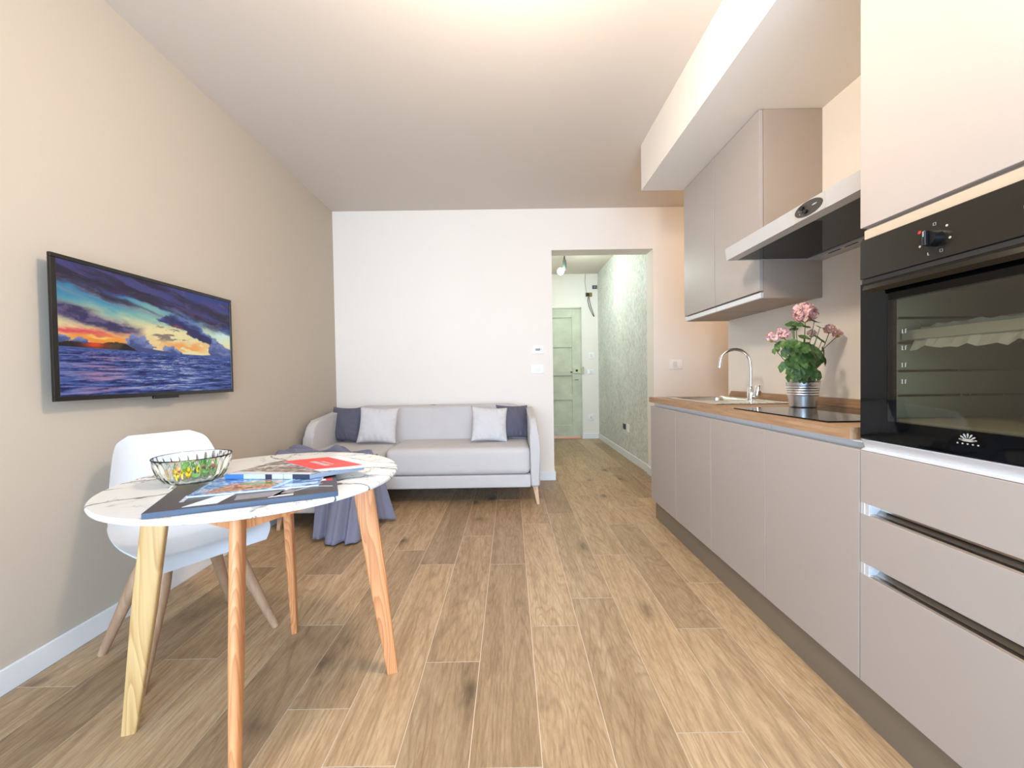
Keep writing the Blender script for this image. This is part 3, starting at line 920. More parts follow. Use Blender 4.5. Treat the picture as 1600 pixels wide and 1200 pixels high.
# knobs and printed marks
M_print = simple('pale print', lin(170, 170, 164), .5)
M_redp = simple('red print', lin(220, 50, 34), .5)
def knob(y, z):
    bm = B(); cyl(bm, (XD - .002, y, z), .0195, (-1, 0, 0), .022, 28, .018); k = obj('knob', bm, M_black, t, smooth=True)
    bm = B(); box(bm, XD - .034, XD - .024, y - .004, y + .004, z - .018, z + .018, .002); obj('grip', bm, M_black, k)
    bm = B(); box(bm, XD - .0345, XD - .0338, y - .001, y + .001, z + .004, z + .017); obj('pointer', bm, M_print, k)
knob(YT - .218, 1.384); knob(YT - .430, 1.384)
def marks(y, z, n, seed):
    rd = random.Random(seed)
    bm = B()
    for i in range(n):
        a = PI / 2 + (i * 2 * PI / n)
        cy, cz = y + .036 * math.cos(a), z + .036 * math.sin(a)
        w = .0035
        kind = rd.randint(0, 2)
        if kind == 0:
            for s in ((-w, w, w - .0008, w), (-w, w, -w, -w + .0008), (-w, -w + .0008, -w, w), (w - .0008, w, -w, w)):
                box(bm, XD - .0026, XD - .0018, cy + s[0], cy + s[1], cz + s[2], cz + s[3])
        elif kind == 1:
            box(bm, XD - .0026, XD - .0018, cy - .0008, cy + .0008, cz - w, cz + w); box(bm, XD - .0026, XD - .0018, cy - w, cy + .001, cz - w, cz - w + .001)
        else:
            lathe_pts = [(cy + .003 * math.cos(q * PI / 4), cz + .003 * math.sin(q * PI / 4)) for q in range(8)]
            prism(bm, lathe_pts, 0, XD - .0026, XD - .0018)
    obj('dial_marks', bm, M_print, t)
marks(YT - .214, 1.384, 7, 3); marks(YT - .426, 1.384, 9, 8)
b = B(); prism(b, [(YT - .178 + .004 * math.cos(q * PI / 5), 1.412 + .004 * math.sin(q * PI / 5)) for q in range(10)], 0, XD - .0027, XD - .0018); obj('red_dot', b, M_redp, t)
# shelf level figures on the glass
b = B()
for i, z in enumerate((1.168, 1.124, 1.079, 1.035)):
    y = YT - .132
    box(b, XD - .0008, XD + .0002, y, y + .0012, z - .005, z + .006); box(b, XD - .0008, XD + .0002, y - .002, y + .003, z - .005, z - .004)
    if i: box(b, XD - .0008, XD + .0002, y - .001, y + .003, z + .005, z + .006)
    box(b, XD - .0008, XD + .0002, y - .0085, y - .0075, z - .005, z + .006); box(b, XD - .0008, XD + .0002, y - .0115, y - .0075, z + .005, z + .006); box(b, XD - .0008, XD + .0002, y - .0105, y - .0075, z, z + .001)
obj('shelf_marks', b, M_print, dr)
# emblem: fan of petals over a row of dots
b = B()
ey, ez = YT - .287, .9025
def fpt(y, z): return (XD - .0006, y, z)
for i in range(7):
    a = math.radians(8 + i * 27.3)
    ca, sa = math.cos(a), math.sin(a)
    pts = []
    for q in range(12):
        w = 2 * PI * q / 12
        lx = .0125 + .0062 * math.cos(w); ly = .0026 * math.sin(w) * (.55 + .45 * math.cos(w))
        pts.append((ey - (lx * ca - ly * sa), ez + (lx * sa + ly * ca) * .9))
    prism(b, pts, 0, XD - .0008, XD + .0002)
prism(b, [(ey + .0185, ez + .001), (ey + .008, ez + .004), (ey - .008, ez + .004), (ey - .0185, ez + .001), (ey - .008, ez - .002), (ey + .008, ez - .002)], 0, XD - .0008, XD + .0002)
for i in range(5):
    y = ey + (i - 2) * .0105
    prism(b, [(y + .0018 * math.cos(q * PI / 4), ez - .0075 + .0018 * math.sin(q * PI / 4)) for q in range(8)], 0, XD - .0008, XD + .0002)
obj('emblem', b, M_print, dr)
# rack with a tray still in its plastic wrap inside the oven
t2 = thing('oven_tray', 'shiny tray wrapped in clear plastic inside the oven', 'oven tray', (1.3, .93, 1.147))
b = B(); box(b, XD + .075, X2 - .05, OY0 + .055, OY1 - .055, 1.150, 1.158, .002); 
box(b, XD + .070, XD + .076, OY0 + .055, OY1 - .055, 1.150, 1.176, .001)
obj('tray', b, simple('pale tray', lin(196, 196, 190), .3), t2)
b = B()
rd = random.Random(4)
g = []
for i in range(22):
    row = []
    for j in range(10):
        y = OY1 - .085 - (OY1 - OY0 - .17) * i / 21
        x = XD + .062 + .30 * j / 9
        z = 1.180 + .022 * max(0, math.sin(i * .9 + j)) * (i > 8) + rd.uniform(0, .012) + (.055 * (i - 9) / 12 if i > 9 else 0) * (j > 2)
        if j == 0: z = 1.125 + rd.uniform(-.008, .008)
        row.append(b.verts.new((x, y, min(z, 1.275))))
    g.append(row)
for i in range(21):
    for j in range(9): b.faces.new([g[i][j], g[i + 1][j], g[i + 1][j + 1], g[i][j + 1]])
pw = NT('clear plastic wrap')
a1 = pw.new('ShaderNodeBsdfTransparent'); a2 = pw.new('ShaderNodeBsdfPrincipled'); a2.inputs['Base Color'].default_value = (.9, .92, .95, 1); a2.inputs['Roughness'].default_value = .2
mx = pw.new('ShaderNodeMixShader'); mx.inputs[0].default_value = .68
pw.link(a1.outputs[0], mx.inputs[1]); pw.link(a2.outputs[0], mx.inputs[2]); pw.link(mx.outputs[0], pw.n['Material Output'].inputs[0])
obj('plastic_wrap', b, pw.m, t2)

# ------------------------------------------------------------------ wall cabinets and hood
XU = 1.295
for k, (ya, yb, lb) in enumerate(((2.572, 3.018, 'greige wall cabinet at the far end, touching the boxed beam'), (2.108, 2.568, 'greige wall cabinet beside the extractor hood'))):
    t = thing('wall_cabinet', lb, 'cabinet', (1.45, (ya + yb) / 2, 1.45), group='wall cabinets')
    b = B()
    x0 = XU + .0215
    box(b, x0, XR - .001, ya + .018, yb - (.018 if k == 0 else 0), 1.450, 2.412)
    obj('carcass', b, M_cabside, t)
    b = B(); box(b, x0, XR - .001, ya, ya + .018, 1.448, 2.412, .0006); obj('side_panel', b, M_cabside, t)
    b = B(); box(b, XU, XU + .0195, ya + .0015, yb - .0015, 1.486, 2.410, .0012); obj('door', b, M_cab, t)
    b = B(); box(b, XU + .006, XU + .021, ya + .002, yb - .002, 1.450, 1.478, .001); obj('grip_rail', b, M_alu, t)
    if k == 0:
        b = B(); box(b, x0, XR - .001, yb - .0178, yb, 1.448, 2.412); obj('side_panel', b, M_cabside, t)
# hood
t = thing('extractor_hood', 'silver slim extractor hood with a black glass underside and an oval control panel', 'extractor hood', (1.37, 1.66, 1.63))
HX = 1.122
HY0, HY1 = YT + .002, 2.105
b = B()
# front fascia, rear plenum, side
prism(b, [(HX - .008, 1.700), (HX, 1.642), (HX + .050, 1.642), (HX + .050, 1.66), (XR - .002, 1.66), (XR - .002, 1.700)], 1, HY0, HY1, .001)
obj('body', b, M_hoodm, t)
b = B(); box(b, XR - .085, XR - .002, HY0, HY1 - .001, 1.636, 1.66, .001); hb = obj('rear_filter_strip', b, M_hoodm, t)
b = B()
yy = HY0 + .03
while yy < HY1 - .15:
    box(b, XR - .075, XR - .068, yy, yy + .07, 1.6345, 1.637); yy += .095
obj('slot', b, M_dark, hb)
b = B(); box(b, HX + .0505, XR - .086, HY0 + .002, HY1 - .006, 1.645, 1.6595, .001); obj('glass_panel', b, M_bglass, t)
b = B(); box(b, HX + .0505, XR - .086, HY1 - .0055, HY1 - .001, 1.642, 1.6598, .001); obj('end_lip', b, M_hoodm, t)
# control plate leaning like the fascia
def fas(y, z, off=0):      # point on the sloping fascia
    return (HX - .008 * (z - 1.642) / .058 - off, y, z)
b = B()
f1 = [b.verts.new(fas(y, z, .0015)) for y, z in ((1.605, 1.643), (1.605, 1.6995), (1.441, 1.6995), (1.441, 1.643))]
f2 = [b.verts.new(fas(y, z, -.001)) for y, z in ((1.605, 1.643), (1.605, 1.6995), (1.441, 1.6995), (1.441, 1.643))]
b.faces.new(f1); b.faces.new(f2[::-1])
for i in range(4): b.faces.new([f1[i], f1[(i + 1) % 4], f2[(i + 1) % 4], f2[i]])
cp = obj('control_plate', b, simple('grey control plate', lin(178, 176, 172), .35), t)
def foval(bm, cy, cz, ry, rz, o0, o1, n=36):
    A = [bm.verts.new(fas(cy + ry * math.cos(2 * PI * q / n), cz + rz * math.sin(2 * PI * q / n), o0)) for q in range(n)]
    C = [bm.verts.new(fas(cy + ry * math.cos(2 * PI * q / n), cz + rz * math.sin(2 * PI * q / n), o1)) for q in range(n)]
    bm.faces.new(C)
    for q in range(n): bm.faces.new([A[q], A[(q + 1) % n], C[(q + 1) % n], C[q]])
b = B(); foval(b, 1.520, 1.6725, .070, .0245, .001, .004); ov = obj('oval_panel', b, simple('dark oval', lin(62, 58, 54), .3), cp, smooth=True)
b = B(); foval(b, 1.545, 1.681, .010, .007, .004, .012, 16); obj('button', b, M_black, ov, smooth=True)
b = B(); foval(b, 1.532, 1.664, .012, .007, .004, .012, 16); obj('button', b, M_black, ov, smooth=True)
b = B(); foval(b, 1.487, 1.6745, .013, .0022, .004, .0048, 12); foval(b, 1.548, 1.672, .009, .0009, .004, .0048, 12); foval(b, 1.564, 1.664, .0022, .0022, .004, .0048, 12); foval(b, 1.566, 1.676, .0014, .0014, .004, .0048, 12)
obj('printed_marks', b, M_print, ov)

# ------------------------------------------------------------------ television
TX = -1.70
TY0, TY1, TZ0, TZ1 = 1.528, 2.512, .996, 1.556
t = thing('television', 'wall mounted black television showing a sunset over a rippled sea', 'television', (TX - .03, (TY0 + TY1) / 2, TZ0))
b = B()
F = .014
for s in ((TY0, TY1, TZ1 - .017, TZ1), (TY0, TY1, TZ0, TZ0 + .019), (TY0, TY0 + .02, TZ0 + .019, TZ1 - .017), (TY1 - .017, TY1, TZ0 + .019, TZ1 - .017)):
    box(b, TX - .013, TX, *s, .002)
obj('bezel', b, simple('black tv bezel', lin(22, 19, 18), .25), t)
b = B(); box(b, TX - .015, TX - .010, TY0 + .004, TY1 - .004, TZ0 + .004, TZ1 - .004); box(b, TX - .05, TX - .014, TY0 + .12, TY1 - .12, TZ0 + .05, TZ1 - .1, .006)
bh = obj('back_shell', b, M_black, t)
b = B(); box(b, XL + .002, TX - .048, 1.85, 2.19, 1.18, 1.40); obj('wall_bracket', b, M_dark, t)
b = B(); box(b, TX - .012, TX + .001, 1.952, 2.098, TZ0 - .012, TZ0 + .001, .003); obj('sensor_bump', b, M_black, t)

def fbm(u, v, seed, octs=5, sx=1, sy=1, gain=.55):
    r = np.random.RandomState(seed)
    out = np.zeros_like(u); amp = 1; tot = 0; f = 1
    for o in range(octs):
        L = r.rand(64, 64)
        x = (u * sx * f) % 64; y = (v * sy * f) % 64
        xi = np.floor(x).astype(int); yi = np.floor(y).astype(int)
        fx = x - xi; fy = y - yi
        fx = fx * fx * (3 - 2 * fx); fy = fy * fy * (3 - 2 * fy)
        xi %= 64; yi %= 64; xj = (xi + 1) % 64; yj = (yi + 1) % 64
        n = L[yi, xi] * (1 - fx) * (1 - fy) + L[yi, xj] * fx * (1 - fy) + L[yj, xi] * (1 - fx) * fy + L[yj, xj] * fx * fy
        out += n * amp; tot += amp; amp *= gain; f *= 2.03
    return out / tot

def ss(a, c, x): 
    q = np.clip((x - a) / (c - a), 0, 1); return q * q * (3 - 2 * q)

def sunset(u, v):
    """seascape shown on the television, u left to right, v bottom to top; returns rgb 0-255"""
    def C(*c): return np.array(c, float)
    def mixc(a, c, f): return a * (1 - f[..., None]) + c * f[..., None]
    H = .365
    Z = np.zeros(u.shape + (3,))
    # domain warp gives the ragged cloud edges
    wu = (fbm(u, v, 31, 6, 9, 9, .62) - .5); wv = (fbm(u, v, 32, 6, 9, 14, .62) - .5)
    n1 = fbm(u, v + .25 * u, 1, 7, 4, 10, .6); n2 = fbm(u + wu * .1, v + wv * .1, 2, 7, 9, 15, .62); n3 = fbm(u + wu * .1, v + .35 * u + wv * .06, 3, 7, 2.4, 14, .6)
    s = (v - H) / (1 - H)
    sw, uw = s + wv * .16, u + wu * .12
    sky = mixc(Z + C(244, 228, 170), C(140, 188, 176), ss(.28, .56, sw + (n1 - .5) * .3))
    sky = mixc(sky, C(60, 138, 178), ss(.42, .66, sw) * ss(.5, .2, u))
    sky = mixc(sky, C(58, 118, 190), ss(.42, .6, sw) * ss(.4, .75, u))
    sky = mixc(sky, C(150, 150, 160), ss(.5, .62, n3) * ss(.25, .4, s) * .6)
    sky = mixc(sky, C(212, 238, 224), np.clip(1.2 * np.exp(-((uw - .93) / .09) ** 2 - ((sw - .37) / .11) ** 2), 0, 1))
    # upper dark cover, lower on the right
    edge = np.interp(u, [0, .1, .3, .5, .7, .85, 1.0], [.78, .74, .66, .62, .60, .52, .46])
    cov = ss(-.07, .09, sw - edge + (n3 - .5) * .35)
    covc = mixc(Z + C(74, 70, 126), C(50, 42, 64), ss(.40, .66, n3))
    covc = mixc(covc, C(46, 64, 132), ss(.35, 1, u) * ss(.46, .58, n1) * .9)
    covc = mixc(covc, C(110, 84, 120), ss(.62, .7, n2) * .4)
    sky = mixc(sky, covc, cov)
    # left low dark band
    d = np.exp(-((sw - (.42 - .42 * u)) / .075) ** 2) * ss(.42, .30, uw)
    dc = mixc(Z + C(62, 56, 96), C(104, 90, 126), ss(.45, .6, n2))
    sky = mixc(sky, dc, np.clip(d * 1.5, 0, 1))
    # orange and red glow by the hill
    gl = np.exp(-((u - .17) / .17) ** 2 - ((sw - .11) / .09) ** 2)
    sky = mixc(sky, C(250, 150, 60), np.clip(gl * 1.3, 0, 1))
    rd_ = np.exp(-((u - .06) / .20) ** 2 - ((sw - .20) / .05) ** 2)
    sky = mixc(sky, C(230, 88, 92), np.clip(rd_ * 1.1 * ss(.36, .5, n1), 0, 1))
    sky = mixc(sky, C(255, 228, 120), np.exp(-((u - .17) / .06) ** 2 - ((sw - .13) / .022) ** 2))
    og = np.exp(-((u - .64) / .18) ** 2 - ((sw - .11) / .08) ** 2) * ss(.42, .54, n2)
    sky = mixc(sky, C(248, 172, 96), np.clip(og * 1.2, 0, 1))
    # big diagonal dark cloud on the right
    line = np.interp(uw, [0, .42, .5, .62, .74, .84, .92, 1.0], [.46, .49, .50, .48, .38, .25, .14, .08])
    th = np.interp(uw, [0, .40, .44, .52, .6, .75, .9, 1.0], [-.1, -.04, .03, .05, .10, .14, .10, .06])
    dl = sw - line
    cl = ss(.0, .03, th - np.abs(dl) + (n2 - .5) * .10)
    cc = mixc(Z + C(50, 50, 98), C(96, 118, 176), ss(-.02, .06, dl - th * .3 + (n1 - .5) * .2))
    cc = mixc(cc, C(44, 42, 76), ss(.5, .62, n2) * .6)
    cc = mixc(cc, C(226, 120, 86), ss(.0, -.05, dl + th * .35) * ss(.72, .5, u) * .8)
    sky = mixc(sky, cc, cl)
    # loose dark cloudlets in the bright field
    sp = ss(.54, .60, fbm(u + wu * .05, v, 9, 6, 10, 30, .6)) * ss(.34, .42, u) * ss(.70, .60, u) * ss(.14, .22, s) * ss(.44, .34, s)
    sky = mixc(sky, C(112, 92, 96), sp * .75)
    # blue cumulus on the horizon
    for cu, w, h in ((.30, .03, .16), (.34, .04, .235), (.385, .038, .22), (.27, .025, .10), (.42, .03, .11), (.51, .03, .09), (.55, .025, .10), (.585, .02, .06), (.865, .034, .30), (.92, .05, .20), (.97, .04, .10), (.02, .03, .14), (.08, .03, .09)):
        m = ss(1.15, .85, ((uw - cu) / w) ** 2 + (sw / h) ** 2 + (n2 - .5) * 1.2)
        q = mixc(Z + C(62, 76, 136), C(132, 144, 192), ss(-.2, .9, sw / h + (n2 - .5) * 2.2))
        sky = mixc(sky, q, m * .95)
    hb = np.interp(u, [.30, .36, .42, .50, .56, .58, .75, .84, .90, 1], [.07, .06, .045, .028, .008, 0, 0, .02, .012, .006])
    sky = mixc(sky, C(74, 80, 128), ss(.004, -.004, s - hb))
    hn = np.interp(u, [0, .03, .05, .10, .17, .24, .28, .31, .35], [.045, .06, .075, .06, .065, .105, .09, .05, 0]) + (fbm(u, v * 0, 12, 5, 40, 1) - .5) * .03 * (u < .34)
    hc = mixc(Z + C(36, 32, 30), C(96, 74, 52), ss(.5, .6, n2) * .7)
    hc = mixc(hc, C(226, 70, 34), np.clip(1.1 * np.exp(-((u - .145) / .05) ** 2 - ((s - .05) / .05) ** 2), 0, 1))
    sky = mixc(sky, hc, ss(.003, -.003, s - hn))
    # sea: long flat ripples that grow towards the viewer
    dd = np.clip((H - v) / H, 0, 1)
    pd = np.log(dd + .10) * 9
    uu = (u - .5) / (dd * .75 + .25)
    w1 = fbm(uu + 8, pd + 30, 21, 5, 4.5, 1.8, .6)
    w2 = fbm(uu + 8 + .3 * w1, pd + 30, 22, 4, 13, 4.5, .6)
    w = .45 * w1 + .55 * w2
    sea = mixc(Z + C(24, 32, 88), C(78, 98, 166), ss(.36, .56, w))
    sea = mixc(sea, C(196, 200, 222), ss(.53, .68, w) * (.35 + .65 * np.exp(-((u - .50) / .25) ** 2)))
    sea = mixc(sea, C(206, 130, 150), ss(.5, .62, w1) * np.exp(-((u - .18) / .12) ** 2) * .5)
    sea = mixc(sea, C(70, 92, 160), ss(.14, 0, dd) * .65)
    img = np.where((v < H)[..., None], sea, sky)
    return np.clip(img, 0, 255)

def screen():
    nx, nz = 420, 236
    ya, yb, za, zb = TY0 + .0195, TY1 - .0165, TZ0 + .0185, TZ1 - .0165
    yy = np.linspace(ya, yb, nx + 1); zz = np.linspace(za, zb, nz + 1)
    YY, ZZ = np.meshgrid(yy, zz)
    co = np.stack([np.full(YY.shape, TX - .004), YY, ZZ], -1).reshape(-1, 3)
    i = np.arange(nx * nz); r = i // nx; c = i % nx
    a = r * (nx + 1) + c
    faces = np.stack([a, a + 1, a + nx + 2, a + nx + 1], 1)
    me = bpy.data.meshes.new('screen')
    me.vertices.add(len(co)); me.vertices.foreach_set('co', co.ravel())
    me.loops.add(faces.size); me.loops.foreach_set('vertex_index', faces.ravel().astype(np.int32))
    me.polygons.add(len(faces)); me.polygons.foreach_set('loop_start', np.arange(len(faces), dtype=np.int32) * 4)
    me.update(calc_edges=True)
    u = (YY - ya) / (yb - ya); v = (ZZ - za) / (zb - za)
    rgb = sunset(u, v).reshape(-1, 3) / 255.0
    lr = np.where(rgb <= .04045, rgb / 12.92, ((rgb + .055) / 1.055) ** 2.4)
    ca = me.color_attributes.new('picture', 'FLOAT_COLOR', 'POINT')
    ca.data.foreach_set('color', np.concatenate([lr, np.ones((len(lr), 1))], 1).ravel().astype(np.float32))
    m = NT('lit television picture')
    at = m.new('ShaderNodeAttribute', attribute_name='picture')
    m.set(Base_Color=(.01, .01, .01, 1), Roughness=.35)
    m.link(at.outputs['Color'], m.b.inputs['Emission Color']); m.b.inputs['Emission Strength'].default_value = .66; m.b.inputs['Specular IOR Level'].default_value = .12
    me.materials.append(m.m)
    o = bpy.data.objects.new('screen', me); COL.objects.link(o); o.parent = t; o.location = -Vector(t.location)
    o['label'] = 'lit screen with a sea sunset picture'
screen()

# ------------------------------------------------------------------ round table
CX, CY, TR, TZ = -.8093, 1.344, .4169, .75
t = thing('round_table', 'round white marble look table on four splayed wooden legs', 'table', (CX, CY, 0))
b = B()
lathe(b, [(TR - .012, TZ - .018), (TR - .003, TZ - .0145), (TR, TZ - .008), (TR - .001, TZ - .003), (TR - .004, TZ)], CX, CY, 128, close_bot=True, close_top=True)
obj('tabletop', b, M_marble, t, smooth=True)
def leg_dir(k): 
    a = .3142 + k * PI / 2
    return Vector((math.cos(a), math.sin(a), 0)), a
ctr = Vector((CX, CY, 0))
for k in range(4):
    d, a = leg_dir(k)
    T_ = ctr + d * .292 + Vector((0, 0, TZ - .019)); F_ = ctr + d * .384
    side = Vector((-math.sin(a), math.cos(a), 0)); out = d
    b = B()
    rings = []
    for q, (w, h) in ((0, (.0165, .034)), (.5, (.0155, .031)), (1, (.012, .019))):
        p = T_.lerp(F_, q)
        pts = []
        for i in range(20):
            an = 2 * PI * i / 20
            ca, sa = math.cos(an), math.sin(an)
            e = .42 if k != 3 else .8
            x = math.copysign(abs(ca) ** e, ca) * w; y = math.copysign(abs(sa) ** e, sa) * h
            pts.append(b.verts.new(p + side * x + out * y))
        rings.append(pts)
    for r0, r1 in zip(rings, rings[1:]):
        for i in range(20): b.faces.new([r0[i], r0[(i + 1) % 20], r1[(i + 1) % 20], r1[i]])
    b.faces.new(rings[0][::-1]); b.faces.new(rings[-1])
    obj('leg', b, M_legA if k == 2 else M_legB, t, smooth=True, label='pale smooth leg with a heart shaped grain mark' if k == 2 else None)
for k in range(4):
    p0 = ctr + leg_dir(k)[0] * .285; p1 = ctr + leg_dir(k + 1)[0] * .285
    dd = (p1 - p0).normalized(); n = Vector((-dd.y, dd.x, 0)) * .011
    b = B()
    z0, z1 = TZ - .078, TZ - .0185
    pa, pb = p0 + dd * .012, p1 - dd * .012
    vs = [b.verts.new((q.x + s * n.x, q.y + s * n.y, z)) for q in (pa, pb) for s in (-1, 1) for z in (z0, z1)]
    for f in [(0, 1, 3, 2), (4, 6, 7, 5), (0, 4, 5, 1), (2, 3, 7, 6), (0, 2, 6, 4), (1, 5, 7, 3)]: b.faces.new([vs[i] for i in f])
    obj('rail', b, M_legB, t)

# ------------------------------------------------------------------ chair
FA = math.radians(-32)
t = thing('shell_chair', 'white moulded shell chair with splayed wooden legs, between the table and the left wall', 'chair', (-1.315, 1.66, 0), FA)
def shell():
    prof = [(.235, .405), (.222, .432), (.19, .446), (.12, .438), (.04, .428), (-.05, .424), (-.12, .432), (-.17, .455), (-.203, .50), (-.222, .56), (-.240, .63), (-.258, .70), (-.276, .77), (-.287, .81), (-.292, .838)]
    wid = [.185, .205, .222, .232, .238, .238, .235, .230, .226, .219, .208, .194, .176, .155, .112]
    lift = [.000, .006, .016, .030, .045, .062, .078, .085, .085, .080, .072, .062, .048, .030, .008]
    n = 22
    P = [Vector((p[0], 0, p[1])) for p in prof]
    # resample finely
    def cat(a, b_, c, d, tt):
        return .5 * ((2 * b_) + (c - a) * tt + (2 * a - 5 * b_ + 4 * c - d) * tt * tt + (3 * b_ - a - 3 * c + d) * tt ** 3)
    S, Wd, Lf = [], [], []
    m = len(P)
    for i in range(m - 1):
        for s in range(4):
            tt = s / 4
            g = lambda A: cat(A[max(i - 1, 0)], A[i], A[i + 1], A[min(i + 2, m - 1)], tt)
            S.append(g(P)); Wd.append(g(wid)); Lf.append(g(lift))
    S.append(P[-1]); Wd.append(wid[-1]); Lf.append(lift[-1])
    bm = B()
    def layer(th):
        rows = []
        for i, p in enumerate(S):
            d = (S[min(i + 1, len(S) - 1)] - S[max(i - 1, 0)]).normalized()
            nr = Vector((d.z, 0, -d.x))        # towards the sitter / up
            if nr.z < 0 and abs(nr.z) > abs(nr.x): nr = -nr
            if nr.x < 0 and abs(nr.x) > abs(nr.z): nr = -nr
            if nr.z < -.01 and nr.x < .01: nr = -nr
            row = []
            for j in range(n + 1):
                q = (j / n - .5) * 2
                e = abs(q) ** 2.6 * Lf[i]
                row.append(bm.verts.new(p + Vector((0, q * Wd[i] * (1 - .05 * abs(q) ** 3), 0)) + nr * (e - th)))
            rows.append(row)
        return rows
    A, C = layer(0), layer(.0065)
    R = len(A)
    for i in range(R - 1):
        for j in range(n):
            bm.faces.new([A[i][j], A[i][j + 1], A[i + 1][j + 1], A[i + 1][j]]); bm.faces.new([C[i][j], C[i + 1][j], C[i + 1][j + 1], C[i][j + 1]])
    for i in range(R - 1):
        bm.faces.new([A[i][0], A[i + 1][0], C[i + 1][0], C[i][0]]); bm.faces.new([A[i][n], C[i][n], C[i + 1][n], A[i + 1][n]])
    for j in range(n):
        bm.faces.new([A[0][j], C[0][j], C[0][j + 1], A[0][j + 1]]); bm.faces.new([A[-1][j], A[-1][j + 1], C[-1][j + 1], C[-1][j]])
    return obj('shell', bm, M_shell, t, smooth=True, world=False)
shell()
for sx, sy in ((1, 1), (1, -1), (-1, 1), (-1, -1)):
    b = B()
    T_ = Vector((.085 * sx - .01, .10 * sy, .405)); F_ = Vector((.205 * sx - .01, .225 * sy, 0))
    rr = []
    for q, r in ((0, .019), (.25, .0255), (1, .0145)):
        rr.append((T_.lerp(F_, q), r))
    tube(b, [x[0] for x in rr], [x[1] for x in rr], 16)
    obj('leg', b, M_legC, t, smooth=True, world=False)
b = B()
for sx in (1, -1):
    box(b, .085 * sx - .025, .085 * sx + .005, -.11, .11, .385, .405, .004)
box(b, -.11, .09, -.02, .02, .385, .405, .004); box(b, -.09, .07, -.09, .09, .402, .418, .003)
obj('seat_bracket', b, M_legC, t, world=False)

# ------------------------------------------------------------------ things on the table
def cover_photo(name, stops, scale=30, rough=.22):
    t_ = NT(name)
    n = t_.noise(t_.coord((1, 1.6, 1), rot=(0, 0, .4)), scale, 3, .5, 1.5)
    t_.set(Base_Color=t_.ramp(n, stops), Roughness=rough)
    return t_.m
# books and magazines
def slab(bm, pts, z0, z1, curl=None):
    lo = [bm.verts.new((x, y, z0)) for x, y in pts]; hi = [bm.verts.new((x, y, z1)) for x, y in pts]
    n = len(pts)
    bm.faces.new(lo[::-1]); bm.faces.new(hi)
    for i in range(n): bm.faces.new([lo[i], lo[(i + 1) % n], hi[(i + 1) % n], hi[i]])
def uvpt(c, u, v):
    a, b_, cc, d = [Vector(p) for p in c]           # near-left, near-right, far-right, far-left
    return (a * (1 - u) + b_ * u) * (1 - v) + (d * (1 - u) + cc * u) * v
def patch(bm, c, z, uv, h=.0004):
    pts = [uvpt(c, u, v) for u, v in uv]
    slab(bm, [(p.x, p.y) for p in pts], z - .0002, z + h)
def R4(u0, u1, v0, v1): return [(u0, v0), (u1, v0), (u1, v1), (u0, v1)]
ZT = TZ + .0005
c1 = [(-.848, .930), (-.468, 1.094), (-.580, 1.338), (-.962, 1.172)]
t = thing('catalogue', 'large dark grey catalogue with a blue spine at the bottom of the pile', 'book', (-.71, 1.13, ZT))
b = B(); slab(b, c1, ZT, ZT + .014); 
for e in list(b.edges): pass
obj('cover', b, simple('dark grey cover', lin(66, 62, 66), .35), t)
b = B()
n_ = Vector((.164, -.380, 0)).normalized()
A_, B_ = Vector((-.848, .930, 0)), Vector((-.468, 1.094, 0))
q = [A_ + n_ * .0012, B_ + n_ * .0012, B_ - n_ * .001, A_ - n_ * .001]
slab(b, [(p.x, p.y) for p in q], ZT + .0004, ZT + .0136); obj('spine', b, simple('blue spine', lin(34, 52, 76), .35), t)
zc_ = ZT + .0142
b = B(); patch(b, c1, zc_, [(.17, .06), (.34, .06), (.40, .34), (.30, .34)]); obj('cover_print', b, simple('pale print area', lin(208, 222, 228), .35), t)
b = B(); patch(b, c1, zc_, R4(.42, .74, .10, .26)); patch(b, c1, zc_, R4(.47, .60, .34, .46)); obj('cover_print', b, simple('mid grey print', lin(132, 130, 138), .35), t)
b = B(); patch(b, c1, zc_, [(.62, .08), (.645, .08), (.72, .36), (.70, .36)]); patch(b, c1, zc_, [(.70, .30), (.86, .42), (.86, .44), (.70, .33)]); patch(b, c1, zc_, [(.60, .05), (.74, .05), (.74, .11), (.66, .15)]); patch(b, c1, zc_, [(.84, .32), (.97, .22), (.97, .235), (.84, .335)]); patch(b, c1, zc_, [(.74, .20), (.9, .40), (.91, .40), (.752, .20)])
obj('cover_print', b, simple('pale line drawing', lin(196, 200, 208), .35), t)
b = B(); patch(b, c1, zc_, R4(.855, .975, .50, .60)); rp = obj('red_label', b, simple('red label', lin(186, 50, 42), .4), t)
b = B(); patch(b, c1, zc_ + .0004, R4(.905, .93, .515, .585)); obj('label_mark', b, M_white, rp)
b = B()
for i in range(9):      # lettering set along the left margin
    v = .26 + i * .026
    patch(b, c1, zc_, R4(.125, .15, v, v + .006)); patch(b, c1, zc_, R4(.125 if i % 2 else .145, .128 if i % 2 else .15, v, v + .018))
    if i % 3 != 1: patch(b, c1, zc_, R4(.125, .15, v + .013, v + .018))
obj('cover_lettering', b, simple('light lettering', lin(200, 200, 206), .4), t)

